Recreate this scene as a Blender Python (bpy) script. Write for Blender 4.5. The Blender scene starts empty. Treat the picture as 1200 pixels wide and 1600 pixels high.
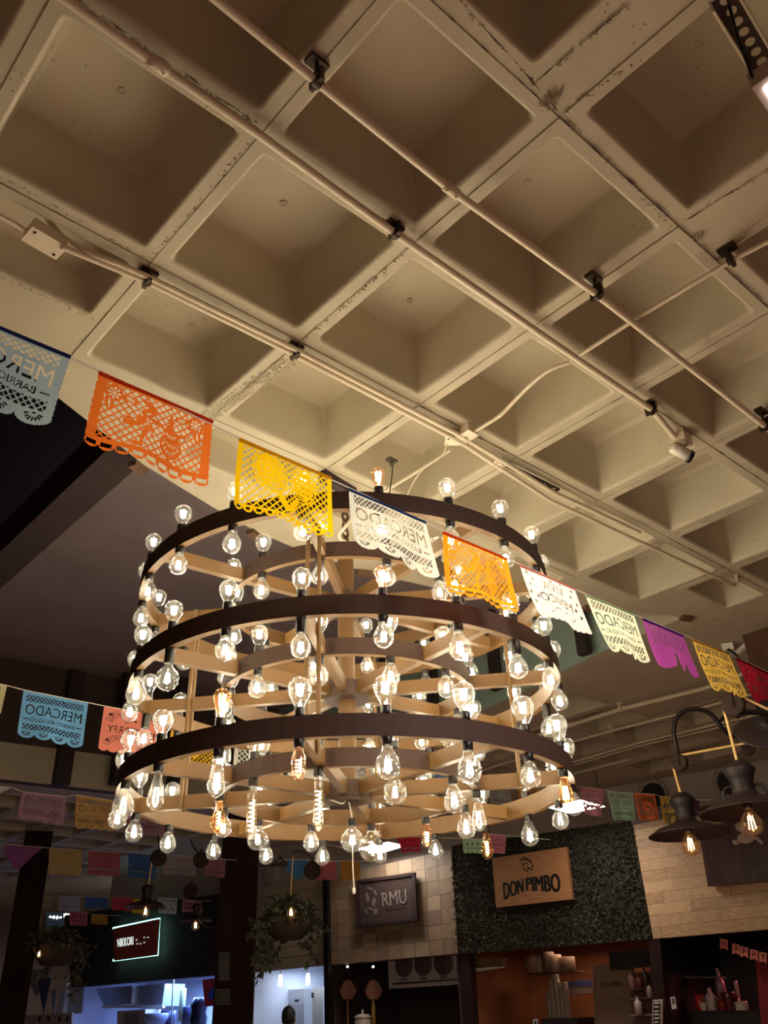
import bpy, bmesh, math, random
import numpy as np
from mathutils import Vector, Matrix
random.seed(7)
rng = np.random.default_rng(7)
C = bpy.context.scene.collection
SC = bpy.context.scene

# ------------------------------------------------------------------ camera
U = 0.62                      # ceiling module in metres
EYE = 1.6
F, PITCH, YAW, ROLL = 1373.2427, 0.529227, 0.742891, -0.0363482
GX0, GY0, HC = 1.4040, 3.3212, 3.6025     # ceiling grid origin and height, in modules
H = HC * U + EYE
cy, sy = math.cos(YAW), math.sin(YAW); cp, sp = math.cos(PITCH), math.sin(PITCH)
fw = Vector((sy*cp, cy*cp, sp)); r0 = Vector((cy, -sy, 0)); u0 = r0.cross(fw)
cr, sr = math.cos(ROLL), math.sin(ROLL)
rt = cr*r0 + sr*u0; up = -sr*r0 + cr*u0
EYEV = Vector((0, 0, EYE))
cam_d = bpy.data.cameras.new('camera'); cam = bpy.data.objects.new('camera', cam_d); C.objects.link(cam)
cam.matrix_world = Matrix(((rt.x, up.x, -fw.x, 0), (rt.y, up.y, -fw.y, 0), (rt.z, up.z, -fw.z, EYE), (0, 0, 0, 1)))
cam_d.sensor_fit = 'HORIZONTAL'; cam_d.sensor_width = 36; cam_d.lens = F/1200*36
cam_d.clip_start = 0.05; cam_d.clip_end = 200
SC.camera = cam

# ------------------------------------------------------------------ light and exposure
w = bpy.data.worlds.new('night'); SC.world = w; w.use_nodes = True
w.node_tree.nodes['Background'].inputs[0].default_value = (0.35, 0.28, 0.3, 1)
w.node_tree.nodes['Background'].inputs[1].default_value = 0.03
SC.view_settings.view_transform = 'Standard'; SC.view_settings.look = 'None'
SC.view_settings.gamma = 1; SC.view_settings.use_curve_mapping = False
SC.view_settings.exposure = 0.2
SC.cycles.max_bounces = 8; SC.cycles.transparent_max_bounces = 24
SC.cycles.sample_clamp_indirect = 4.0
BULB_E = 182.0      # chandelier filaments
PANEL_E = 27.0       # flat LED ceiling panels
LAMP_E = 60.0       # pulley-lamp filaments

def lamp_area(name, loc, size, power, color, direction=(0, 0, -1), size_y=None):
    d = bpy.data.lights.new(name, 'AREA'); d.energy = power; d.color = color; d.size = size
    if size_y: d.shape = 'RECTANGLE'; d.size_y = size_y
    o = bpy.data.objects.new(name, d); C.objects.link(o); o.location = loc
    o.rotation_euler = Vector(direction).to_track_quat('-Z', 'Y').to_euler(); return o

# ------------------------------------------------------------------ placing helpers
def ray(px, py):
    v = rt*((px-600)/F) + up*((800-py)/F) + fw
    return v
def g(x, y, z): return Vector((x*U, y*U, EYE + z*U))
def onz(px, py, z):
    v = ray(px, py); return EYEV + v*((z-EYE)/v.z)
def atd(px, py, d):                      # at horizontal distance d
    v = ray(px, py); return EYEV + v*(d/math.hypot(v.x, v.y))
def onplane(px, py, p, n):
    v = ray(px, py); return EYEV + v*((p-EYEV).dot(n)/v.dot(n))
WP = g(14.0, 7.97, 0); WN = Vector((-.978, -.208, 0)).normalized(); WD = Vector((-.208, .978, 0)).normalized()
def onwall(px, py, off=0.0): return onplane(px, py, WP + WN*off, WN)

# ------------------------------------------------------------------ materials
def srgb(h):
    h = h.lstrip('#'); c = [int(h[i:i+2], 16)/255 for i in (0, 2, 4)]
    return tuple((x/12.92 if x <= .04045 else ((x+.055)/1.055)**2.4) for x in c)
def lin(c): return srgb(c) if isinstance(c, str) else c
MATS = {}
def mat(name, col, rough=.6, metal=0., noise=0., nscale=8., bump=0., bscale=40., emit=None, estr=0., col2=None, stretch=None, spec=None):
    if name in MATS: return MATS[name]
    m = bpy.data.materials.new(name); m.use_nodes = True; nt = m.node_tree; b = nt.nodes['Principled BSDF']
    col = lin(col); b.inputs['Base Color'].default_value = (*col, 1); b.inputs['Roughness'].default_value = rough
    b.inputs['Metallic'].default_value = metal
    if spec is not None: b.inputs['Specular IOR Level'].default_value = spec
    tc = nt.nodes.new('ShaderNodeTexCoord'); src = tc.outputs['Object']
    if stretch:
        mp = nt.nodes.new('ShaderNodeMapping'); mp.inputs['Scale'].default_value = stretch
        nt.links.new(src, mp.inputs[0]); src = mp.outputs[0]
    c2 = lin(col2) if col2 else tuple(x*(1-noise) for x in col)
    if noise or col2:
        n = nt.nodes.new('ShaderNodeTexNoise'); n.inputs['Scale'].default_value = nscale; n.inputs['Detail'].default_value = 5
        r = nt.nodes.new('ShaderNodeValToRGB'); r.color_ramp.elements[0].position = .35; r.color_ramp.elements[1].position = .65
        r.color_ramp.elements[0].color = (*c2, 1); r.color_ramp.elements[1].color = (*col, 1)
        nt.links.new(src, n.inputs['Vector']); nt.links.new(n.outputs['Fac'], r.inputs[0]); nt.links.new(r.outputs[0], b.inputs['Base Color'])
    if bump:
        n2 = nt.nodes.new('ShaderNodeTexNoise'); n2.inputs['Scale'].default_value = bscale; n2.inputs['Detail'].default_value = 4
        bp = nt.nodes.new('ShaderNodeBump'); bp.inputs['Strength'].default_value = bump; bp.inputs['Distance'].default_value = .01
        nt.links.new(src, n2.inputs['Vector']); nt.links.new(n2.outputs['Fac'], bp.inputs['Height']); nt.links.new(bp.outputs[0], b.inputs['Normal'])
    if emit:
        b.inputs['Emission Color'].default_value = (*lin(emit), 1); b.inputs['Emission Strength'].default_value = estr
    MATS[name] = m; return m

def concrete_mat(name, col, pits=True):
    m = bpy.data.materials.new(name); m.use_nodes = True; nt = m.node_tree; b = nt.nodes['Principled BSDF']; L = nt.links
    b.inputs['Roughness'].default_value = .62
    geo = nt.nodes.new('ShaderNodeNewGeometry'); P = geo.outputs['Position']
    n1 = nt.nodes.new('ShaderNodeTexNoise'); n1.inputs['Scale'].default_value = 2.2; n1.inputs['Detail'].default_value = 6
    r1 = nt.nodes.new('ShaderNodeValToRGB'); r1.color_ramp.elements[0].position = .3; r1.color_ramp.elements[1].position = .7
    c = lin(col); r1.color_ramp.elements[0].color = (*(x*.84 for x in c), 1); r1.color_ramp.elements[1].color = (*c, 1)
    L.new(P, n1.inputs['Vector']); L.new(n1.outputs['Fac'], r1.inputs[0])
    # small pits: sparse dark specks
    v = nt.nodes.new('ShaderNodeTexVoronoi'); v.inputs['Scale'].default_value = 55
    n2 = nt.nodes.new('ShaderNodeTexNoise'); n2.inputs['Scale'].default_value = 5; n2.inputs['Detail'].default_value = 3
    L.new(P, v.inputs['Vector']); L.new(P, n2.inputs['Vector'])
    lt = nt.nodes.new('ShaderNodeMath'); lt.operation = 'LESS_THAN'; lt.inputs[1].default_value = .16; L.new(v.outputs['Distance'], lt.inputs[0])
    gt = nt.nodes.new('ShaderNodeMath'); gt.operation = 'GREATER_THAN'; gt.inputs[1].default_value = .64; L.new(n2.outputs['Fac'], gt.inputs[0])
    mu = nt.nodes.new('ShaderNodeMath'); mu.operation = 'MULTIPLY'; L.new(lt.outputs[0], mu.inputs[0]); L.new(gt.outputs[0], mu.inputs[1])
    mx = nt.nodes.new('ShaderNodeMix'); mx.data_type = 'RGBA'; L.new(mu.outputs[0], mx.inputs['Factor']); L.new(r1.outputs[0], mx.inputs['A'])
    mx.inputs['B'].default_value = (*(x*.35 for x in c), 1)
    L.new((mx.outputs['Result'] if pits else r1.outputs[0]), b.inputs['Base Color'])
    n3 = nt.nodes.new('ShaderNodeTexNoise'); n3.inputs['Scale'].default_value = 16; n3.inputs['Detail'].default_value = 5; L.new(P, n3.inputs['Vector'])
    sub = nt.nodes.new('ShaderNodeMath'); sub.operation = 'SUBTRACT'; L.new(n3.outputs['Fac'], sub.inputs[0]); L.new(mu.outputs[0], sub.inputs[1])
    bp = nt.nodes.new('ShaderNodeBump'); bp.inputs['Strength'].default_value = .28; bp.inputs['Distance'].default_value = .008
    L.new(sub.outputs[0], bp.inputs['Height']); L.new(bp.outputs[0], b.inputs['Normal'])
    return m

def glass_mat(name, tint, blend=.35, gloss=(1, 1, 1), bloom=.011):
    m = bpy.data.materials.new(name); m.use_nodes = True; nt = m.node_tree; L = nt.links
    nt.nodes.remove(nt.nodes['Principled BSDF']); out = nt.nodes['Material Output']
    t = nt.nodes.new('ShaderNodeBsdfTransparent'); t.inputs[0].default_value = (*tint, 1)
    gl = nt.nodes.new('ShaderNodeBsdfGlossy'); gl.inputs['Roughness'].default_value = .08; gl.inputs['Color'].default_value = (*gloss, 1)
    lw = nt.nodes.new('ShaderNodeLayerWeight'); lw.inputs[0].default_value = blend
    mu = nt.nodes.new('ShaderNodeMath'); mu.operation = 'MULTIPLY'; mu.inputs[1].default_value = .6; L.new(lw.outputs['Facing'], mu.inputs[0])
    mx = nt.nodes.new('ShaderNodeMixShader'); L.new(mu.outputs[0], mx.inputs[0]); L.new(t.outputs[0], mx.inputs[1]); L.new(gl.outputs[0], mx.inputs[2])
    tl = nt.nodes.new('ShaderNodeBsdfTranslucent'); tl.inputs[0].default_value = (*gloss, 1)      # faint translucent share painting the filament's bloom into the glass
    mh = nt.nodes.new('ShaderNodeMixShader'); mh.inputs[0].default_value = bloom; L.new(mx.outputs[0], mh.inputs[1]); L.new(tl.outputs[0], mh.inputs[2])
    L.new(mh.outputs[0], out.inputs['Surface']); return m

def emit_mat(name, col, s):
    m = bpy.data.materials.new(name); m.use_nodes = True; nt = m.node_tree
    nt.nodes.remove(nt.nodes['Principled BSDF'])
    e = nt.nodes.new('ShaderNodeEmission'); e.inputs[0].default_value = (*lin(col), 1); e.inputs[1].default_value = s
    nt.links.new(e.outputs[0], nt.nodes['Material Output'].inputs[0]); return m

def paper_mat(name, col, trans=.45):
    m = bpy.data.materials.new(name); m.use_nodes = True; nt = m.node_tree; L = nt.links; c = lin(col)
    nt.nodes.remove(nt.nodes['Principled BSDF'])
    tc = nt.nodes.new('ShaderNodeTexCoord'); n = nt.nodes.new('ShaderNodeTexNoise'); n.inputs['Scale'].default_value = 30
    L.new(tc.outputs['Object'], n.inputs['Vector'])
    r = nt.nodes.new('ShaderNodeValToRGB'); r.color_ramp.elements[0].color = (*(x*.88 for x in c), 1); r.color_ramp.elements[1].color = (*c, 1)
    L.new(n.outputs['Fac'], r.inputs[0])
    d = nt.nodes.new('ShaderNodeBsdfDiffuse'); t = nt.nodes.new('ShaderNodeBsdfTranslucent'); mx = nt.nodes.new('ShaderNodeMixShader')
    mx.inputs[0].default_value = trans
    L.new(r.outputs[0], d.inputs[0]); L.new(r.outputs[0], t.inputs[0]); L.new(d.outputs[0], mx.inputs[1]); L.new(t.outputs[0], mx.inputs[2])
    L.new(mx.outputs[0], nt.nodes['Material Output'].inputs[0]); return m

# ------------------------------------------------------------------ mesh builder
class MB:
    def __init__(s): s.v = []; s.f = []; s.sm = []
    def add(s, vs, fs, smooth=False):
        o = len(s.v); s.v += [tuple(x) for x in vs]; s.f += [tuple(i+o for i in f) for f in fs]; s.sm += [smooth]*len(fs); return s
    def quad(s, a, b, c, d): return s.add([a, b, c, d], [(0, 1, 2, 3)])
    def hexa(s, bot, top):       # two quads of four corners
        return s.add(list(bot)+list(top), [(3, 2, 1, 0), (4, 5, 6, 7), (0, 1, 5, 4), (1, 2, 6, 5), (2, 3, 7, 6), (3, 0, 4, 7)])
    def box(s, c, sx, sy_, sz, ax=None):
        c = Vector(c); X, Y, Z = ax if ax else (Vector((1, 0, 0)), Vector((0, 1, 0)), Vector((0, 0, 1)))
        q = [c + X*(a*sx/2) + Y*(b*sy_/2) - Z*(sz/2) for a, b in ((-1, -1), (1, -1), (1, 1), (-1, 1))]
        return s.hexa(q, [p + Z*sz for p in q])
    def bar(s, a, b, w_, h_, upv=(0, 0, 1)):     # rectangular bar from a to b, width w_, height h_
        a, b = Vector(a), Vector(b); d = (b-a); L = d.length; d.normalize(); X = d.cross(Vector(upv))
        if X.length < 1e-4: X = d.orthogonal()
        X.normalize(); Y = X.cross(d).normalized()
        return s.box((a+b)/2, w_, L, h_, (X, d, Y))
    def tube(s, pts, r, seg=8, cap=True):
        pts = [Vector(p) for p in pts]; n = len(pts); rs = r if isinstance(r, (list, tuple)) else [r]*n
        vs = []; d0 = (pts[1]-pts[0]).normalized(); X = d0.orthogonal().normalized()
        for i, p in enumerate(pts):
            d = (pts[min(i+1, n-1)]-pts[max(i-1, 0)]).normalized()
            X = (X - d*X.dot(d)); X = X.normalized() if X.length > 1e-6 else d.orthogonal().normalized(); Y = d.cross(X)
            for k in range(seg):
                a = 2*math.pi*k/seg; vs.append(p + X*(rs[i]*math.cos(a)) + Y*(rs[i]*math.sin(a)))
        fs = [(i*seg+k, i*seg+(k+1) % seg, (i+1)*seg+(k+1) % seg, (i+1)*seg+k) for i in range(n-1) for k in range(seg)]
        s.add(vs, fs, True)
        if cap: s.add(vs[:seg], [tuple(range(seg))[::-1]]); s.add(vs[-seg:], [tuple(range(seg))])
        return s
    def lathe(s, prof, seg=16, M=None, smooth=True):
        M = M or Matrix.Identity(4); vs = []; n = len(prof)
        for r, z in prof:
            for k in range(seg):
                a = 2*math.pi*k/seg; vs.append(M @ Vector((r*math.cos(a), r*math.sin(a), z)))
        fs = [(i*seg+k, i*seg+(k+1) % seg, (i+1)*seg+(k+1) % seg, (i+1)*seg+k) for i in range(n-1) for k in range(seg)]
        return s.add(vs, fs, smooth)
    def build(s, name, m, parent=None, loc=None):
        me = bpy.data.meshes.new(name); me.from_pydata(s.v, [], s.f); me.update()
        if any(s.sm): me.polygons.foreach_set('use_smooth', s.sm)
        return link(name, me, m, parent, loc)
def link(name, me, m, parent=None, loc=None):
    if m and not me.materials: me.materials.append(m)
    o = bpy.data.objects.new(name, me); C.objects.link(o)
    if parent: o.parent = parent; o.matrix_parent_inverse = Matrix.Translation(-parent.location) if parent.type == 'EMPTY' and parent.rotation_euler.x == 0 and parent.rotation_euler.z == 0 else Matrix.Identity(4)
    if loc is not None: o.location = loc
    return o
def thing(name, label, cat, loc, group=None):
    o = bpy.data.objects.new(name, None); C.objects.link(o); o.location = loc; o.empty_display_size = .1
    return tag(o, label, cat, group)
def tag(o, label, cat, group=None, kind=None):
    o['label'] = label; o['category'] = cat
    if group: o['group'] = group
    if kind: o['kind'] = kind
    return o
def struct(o): o['kind'] = 'structure'; return o
def part(name, me, m, parent, loc, rot=None):      # a part in the parent's own coordinates
    if m and not me.materials: me.materials.append(m)
    o = bpy.data.objects.new(name, me); C.objects.link(o); o.parent = parent; o.location = loc
    if rot: o.rotation_euler = rot
    return o
def mesh_of(mb, name):
    me = bpy.data.meshes.new(name); me.from_pydata(mb.v, [], mb.f); me.update()
    if any(mb.sm): me.polygons.foreach_set('use_smooth', mb.sm)
    return me
def smooth_path(pts, n=6):       # Catmull-Rom through the points
    pts = [Vector(p) for p in pts]; out = []
    for i in range(len(pts)-1):
        a, b, c, d = pts[max(i-1, 0)], pts[i], pts[i+1], pts[min(i+2, len(pts)-1)]
        for k in range(n):
            t = k/n; out.append(.5*((2*b)+(c-a)*t+(2*a-5*b+4*c-d)*t*t+(3*b-a-3*c+d)*t**3))
    return out+[pts[-1]]

M_CEIL = concrete_mat('painted_concrete', (.515, .45, .328))
M_CEILF = concrete_mat('painted_concrete_smooth', (.515, .45, .328))
M_PIPE = mat('painted_conduit', (.68, .58, .44), .4)
M_DARKSTEEL = mat('dark_clamp_steel', '#3a2e26', .5, .6)
M_CABLE = mat('cream_cable', (.7, .62, .5), .5)
M_BLACKIRON = mat('black_iron', '#1a1210', .45, .5)

# ================================================================== ceiling
far_x = lambda y: 8.6 + (y-7.05)*.2
ATR = [(-7, 3.4), (-1, 4.0), (.4, 4.3), (1.0, 4.52), (1.58, 4.79), (2.34, 5.13), (3.03, 5.33), (3.57, 5.46), (4.02, 5.49), (4.78, 5.47), (5.65, 5.29), (6.33, 5.06), (7.11, 4.69),
       (8.1, 4.21), (8.23, 5.37), (8.43, 6.14), (8.6, 7.05), (10.0, 14.15), (6.68, 14.47), (4.95, 14.68), (-7, 16.1)]
cells = []      # (x0, x1, y0, y1) in modules; y downwards in j is +y
def jy(j): return GY0 - j
for i in range(-5, 7):                                    # rows beside the atrium
    for j in range(-1, 2):
        y0, y1 = jy(j+1), jy(j)
        if j == -1 and i == -1: y1 = jy(-.66)
        if j == -1 and i < -1: y1 = jy(-.62)
        if j == -1 and i == 6: y1 = jy(-.56)
        s1 = .055 if i < 0 else (.03 if i == 0 else 0)            # the pans at the left sit slightly wide of the grid
        if j == 0: y0 -= s1
        if j == 1: y1 -= s1
        cells.append((GX0+i, GX0+i+1 if not (i == 6) else GX0+6.9, y0, y1))
for i in range(1, 5): cells.append((GX0+i, GX0+i+1, jy(-1), jy(-1.6)))       # shallow half pans at the slab edge
for x0 in (-4.22, -3.22, -2.22, -1.22, -.22, 1.0, 2.3, 3.3, 4.3, 5.3):                    # beyond the pour strip
    for y0 in range(3):
        cells.append((GX0+x0, GX0+x0+(1.0 if x0 != 1.0 else 1.02), jy(3.02+y0), jy(2.02+y0)))
for i in range(0, 5):                                     # the bay past the atrium, by the shop wall
    for j in range(-12, 0):
        if i < 2 and j > -4: continue
        x0 = GX0+7.6+i*.94; y1 = jy(j-.07+.0); y0 = jy(j+.9)
        if x0 < far_x(y1)+.2 or x0+.94 > 14.0-(y1-7.97)*.2127-.15: continue
        cells.append((x0, x0+.94, y0, y1))
for i in range(-3, 12):                                   # the bay across the atrium
    for j in range(0, 9):
        y0 = 15.6+j; x0 = -1.0+i
        if (Vector((x0*U+.31, y0*U+.3, 0))-Vector((WP.x, WP.y, 0))).dot(WN) < .9: continue
        if x0 < 4 and y0 < 16: y0 += .6
        cells.append((x0, x0+1, y0, 15.6+j+1))
ceil_b = bmesh.new()
def loop(pts, z):
    vs = [ceil_b.verts.new((x*U, y*U, z)) for x, y in pts]
    return [ceil_b.edges.new((vs[k], vs[(k+1) % len(vs)])) for k in range(len(vs))]
ZS = H + .004
edges = loop([(-9, -9), (17.5, -9), (17.5, 31), (-9, 31)], ZS) + loop(ATR, ZS)
gap = .03
for x0, x1, y0, y1 in cells: edges += loop([(x0+gap, y0+gap), (x1-gap, y0+gap), (x1-gap, y1-gap), (x0+gap, y1-gap)], ZS)
bmesh.ops.triangle_fill(ceil_b, use_beauty=True, use_dissolve=False, edges=edges)
# slab edge round the atrium and a lid above the pans
n = len(ATR)
for k in range(n):
    a, b = ATR[k], ATR[(k+1) % n]
    vs = [ceil_b.verts.new((p[0]*U, p[1]*U, z)) for p, z in ((a, ZS), (b, ZS), (b, ZS+.36), (a, ZS+.36))]
    ceil_b.faces.new(vs)
me = bpy.data.meshes.new('ceiling'); ceil_b.to_mesh(me); ceil_b.free()
ceiling = struct(link('ceiling', me, M_CEIL))

def coffer_mesh(lx, ly, depth=.42):
    """one waffle pan: flat flange, rounded lip, tapered walls and top; origin at the flange centre"""
    mb = MB(); K = 3
    def rr(hx, hy, r, z):
        out = []
        for (sx, sy_, a0) in ((1, 1, 0), (-1, 1, 90), (-1, -1, 180), (1, -1, 270)):
            for k in range(K+1):
                a = math.radians(a0+90*k/K)
                out.append(((sx*(hx-r)+r*math.cos(a))*U, (sy_*(hy-r)+r*math.sin(a))*U, z*U))
        return out
    hx, hy = lx/2, ly/2
    t = min(1, ly/1.0)
    d = depth if ly > .7 else depth*.62
    loops = [rr(hx-.004, hy-.004, .004, .02), rr(hx-.006, hy-.006, .004, 0), rr(hx-.064, hy-.064, .032, 0), rr(hx-.077, hy-.077, .028, .005),
             rr(hx-.084, hy-.084, .026, .02), rr(hx-.088, hy-.088, .024, .04), rr(hx-.09-.05*t, hy-.09-.05*t, .02, d-.035), rr(hx-.1-.05*t, hy-.1-.05*t, .02, d-.008), rr(hx-.13-.05*t, hy-.13-.05*t, .02, d)]
    vs = []; fs = []; m = len(loops[0])
    for l in loops: vs += l
    for a in range(len(loops)-1):
        for k in range(m): fs.append((a*m+k, a*m+(k+1) % m, (a+1)*m+(k+1) % m, (a+1)*m+k))
    fs.append(tuple(range((len(loops)-1)*m, len(loops)*m)))
    mb.add(vs, fs, False)
    me = mesh_of(mb, 'coffer'); 
    sm = [False]*len(me.polygons)
    for p in me.polygons:
        a = p.index//m
        sm[p.index] = a >= 2
    me.polygons.foreach_set('use_smooth', sm)
    return me
cache = {}
for k, (x0, x1, y0, y1) in enumerate(cells):
    key = (round(x1-x0, 2), round(y1-y0, 2))
    if key not in cache: cache[key] = coffer_mesh(x1-x0, y1-y0)
    dz = rng.uniform(-.0015, .0015)
    part('coffer', cache[key], M_CEILF, ceiling, ((x0+x1)/2*U, (y0+y1)/2*U, H+dz))
# form-tie bosses inside the pans are too small to build; seams chipped by loose plaster lumps
lm = MB()
def lump(px, py, s, nn):
    c = onz(px, py, H)
    for _ in range(nn):
        q = c + Vector((rng.normal(0, s), rng.normal(0, s), -.001)); r = rng.uniform(.002, .006)
        lm.add([q+Vector((r, 0, 0)), q+Vector((-.6*r, .8*r, 0)), q+Vector((-.6*r, -.8*r, 0)), q+Vector((0, 0, -r*.9))], [(0, 1, 3), (1, 2, 3), (2, 0, 3)])
def seam(a, b, nn):
    A, B = onz(*a, H), onz(*b, H)
    for _ in range(nn):
        t = rng.random(); q = A.lerp(B, t)+Vector((rng.normal(0, .004), rng.normal(0, .004), -.0005)); r = rng.uniform(.002, .0055)
        lm.add([q+Vector((r*1.5, 0, 0)), q+Vector((-.6*r, .8*r, 0)), q+Vector((-.6*r, -.8*r, 0)), q+Vector((0, 0, -r*.8))], [(0, 1, 3), (1, 2, 3), (2, 0, 3)])
for q in ((870, 150), (855, 160), (1090, 370), (1130, 405)): lump(*q, .012, 40)
for a, b, k in (((130, 10), (400, 195), 90), ((878, 178), (1050, 355), 70), ((1055, 352), (1200, 265), 70), ((1075, 365), (1190, 470), 60), ((840, 128), (990, 0), 50), ((880, 175), (1000, 90), 40),
                ((234, 406), (400, 210), 40), ((470, 535), (640, 390), 50), ((0, 430), (150, 500), 50), ((330, 645), (460, 555), 120), ((0, 275), (230, 405), 30), ((655, 640), (820, 730), 40), ((715, 0), (835, 130), 40)):
    seam(a, b, k)
for _ in range(420):                       # rough patched rib beside the second paper flag
    t = rng.random(); q = onz(325, 652, H).lerp(onz(452, 562, H), t)+Vector((rng.uniform(-.035, .035), 0, -.0005)); r = rng.uniform(.003, .009)
    lm.add([q+Vector((r*1.2, 0, 0)), q+Vector((-.6*r, .8*r, 0)), q+Vector((-.6*r, -.8*r, 0)), q+Vector((0, 0, -r*.45))], [(0, 1, 3), (1, 2, 3), (2, 0, 3)])
o = lm.build('plaster_crumb', M_CEIL, ceiling); o['kind'] = 'stuff'

# ragged open cracks along the pan joints
cm = MB()
def crack(A, B, wmax):
    L = (B-A).length; d = (B-A)/L; X = Vector((-d.y, d.x, 0)); n_ = max(4, int(L/.018)); pl = []; pr = []; off = rng.uniform(-.001, .001)
    for k in range(n_+1):
        p = A+d*(L*k/n_); m_ = max(0.0002, wmax*(.5+.5*math.sin(k*.7+A.x*9))*rng.random()**1.5); o_ = off+rng.normal(0, .0008)
        pl.append(p+X*(o_+m_)+Vector((0, 0, -.0022))); pr.append(p+X*(o_-m_)+Vector((0, 0, -.0022)))
    cm.add(pl+pr, [(k, k+1, n_+2+k, n_+1+k) for k in range(n_)])
for i in range(-1, 8):
    for j in range(-1, 2):
        if rng.random() < .9: crack(g(GX0+i, jy(j+1), HC), g(GX0+i, jy(j), HC), rng.choice([.0012, .002, .004]))
for j in range(0, 3):
    for i in range(-2, 7):
        s1 = (.055 if i < 0 else .03 if i == 0 else 0) if j == 1 else 0
        if rng.random() < .9: crack(g(GX0+i, jy(j+s1), HC), g(GX0+i+1, jy(j+s1), HC), rng.choice([.0012, .002, .0045]))
for a, b in (((835, 128), (990, -2)), ((1075, 366), (1200, 478)), ((1055, 354), (1200, 264)), ((120, -2), (405, 196)), ((716, -4), (872, 172))): crack(onz(*a, H), onz(*b, H), .0045)
o = cm.build('joint_crack', mat('crack_dark', (.05, .03, .022), .9), ceiling); o['kind'] = 'stuff'
th = MB(); th.lathe([(.012, 0), (.013, -.002), (.009, -.003), (.008, .004), (0, .005)], 10); th_me = mesh_of(th, 'tie_hole')
for px, py in ((190, 142), (443, 318), (1092, 68), (824, 284), (640, 470), (300, 508)):
    P = onz(px, py, H+.42*U-.001); part('tie_hole', th_me, M_CEILF, ceiling, P)

# unseen lid added over the slab so that no night light leaks through the joints
mb = MB()
for x0, x1, y0, y1 in ((-9, 17.5, -9, 3.3), (10.3, 17.5, 3.3, 31), (-9, 10.3, 16.3, 31)):
    mb.box(g((x0+x1)/2, (y0+y1)/2, HC+.75), (x1-x0)*U, (y1-y0)*U, .05)
struct(mb.build('light_lid', M_CEIL))

# ------------------------------------------------------------------ roof light over the atrium
M_DECK = mat('roof_deck_grey', (.36, .3, .31), .8, noise=.15, nscale=1.5)
M_ROOF_UNLIT = mat('roof_unlit_black', (.006, .005, .007), .5)  # unlit left part of the roof, its darkness put into the colour
M_TEAL = mat('teal_paint', (.36, .48, .42), .7, noise=.1, nscale=2)
M_BROWN = mat('brown_timber', (.036, .021, .02), .7, noise=.35, nscale=6, stretch=(6, 6, 1))
M_FARWALL = mat('dark_brown_wall', (.075, .05, .045), .8, noise=.2)
zr = lambda y: HC + .80 + .125*(y-5)
XB = 2.37
mb = MB()
def slab(x0, x1, y0, y1, m, nm):
    b = MB(); b.hexa([g(x0, y0, zr(y0)), g(x1, y0, zr(y0)), g(x1, y1, zr(y1)), g(x0, y1, zr(y1))], [g(x0, y0, zr(y0)+.1), g(x1, y0, zr(y0)+.1), g(x1, y1, zr(y1)+.1), g(x0, y1, zr(y1)+.1)])
    return struct(b.build(nm, m))
slab(2.8, 12.2, 3.2, 17, M_DECK, 'trim_2')
slab(-9, 2.8, 3.2, 17, M_ROOF_UNLIT, 'trim_3')
# teal clerestory wall standing on the far slab edge, with posts
a1, a2, a3, a4 = (8.13, 4.21), (8.23, 5.37), (8.6, 7.05), (10.0, 14.2)
b = MB()
for p, q in ((a1, a2), (a2, a3), (a3, a4)):
    b.hexa([g(p[0]-.015, p[1], HC+.008), g(p[0]+.12, p[1], HC+.02), g(q[0]+.12, q[1], HC+.02), g(q[0]-.015, q[1], HC+.008)], [g(p[0]-.015, p[1], zr(p[1])+.02), g(p[0]+.12, p[1], zr(p[1])+.02), g(q[0]+.12, q[1], zr(q[1])+.02), g(q[0]-.015, q[1], zr(q[1])+.02)])
wall_teal = struct(b.build('wall_clerestory', M_TEAL))
for (px, py) in ((918, 1020), (781, 1075), (683, 1117), (610, 1160)):
    P = onz(px, py, H); y = P.y/U; x = P.x/U
    bb = MB(); bb.box(Vector((P.x-.035, P.y, (H+zr(y)*U+EYE)/2-.01)), .06, .085, zr(y)*U+EYE-H+.02)
    bb.build('post', M_BROWN, wall_teal)
b = MB(); b.hexa([g(-9, 16.3, HC), g(10.2, 14.15, HC), g(10.2, 14.3, HC), g(-9, 16.5, HC)], [g(-9, 16.3, 5.9), g(10.2, 14.15, 5.7), g(10.2, 14.3, 5.7), g(-9, 16.5, 5.9)])
wall_far = struct(b.build('wall_far', M_FARWALL))
for px in (90, 180, 270, -20):
    P = onz(px, 1228, H); bb = MB(); bb.box(Vector((P.x, P.y-.06, H+.6)), .16, .12, 1.2); bb.build('post', M_BROWN, wall_far)
b = MB(); b.hexa([g(-9, 3.25, HC+.6), g(8.1, 3.25, HC+.6), g(8.1, 3.35, HC+.6), g(-9, 3.35, HC+.6)], [g(-9, 3.25, 5), g(8.1, 3.25, 5), g(8.1, 3.35, 5), g(-9, 3.35, 5)])
struct(b.build('wall_atrium_near', M_DECK))
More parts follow.
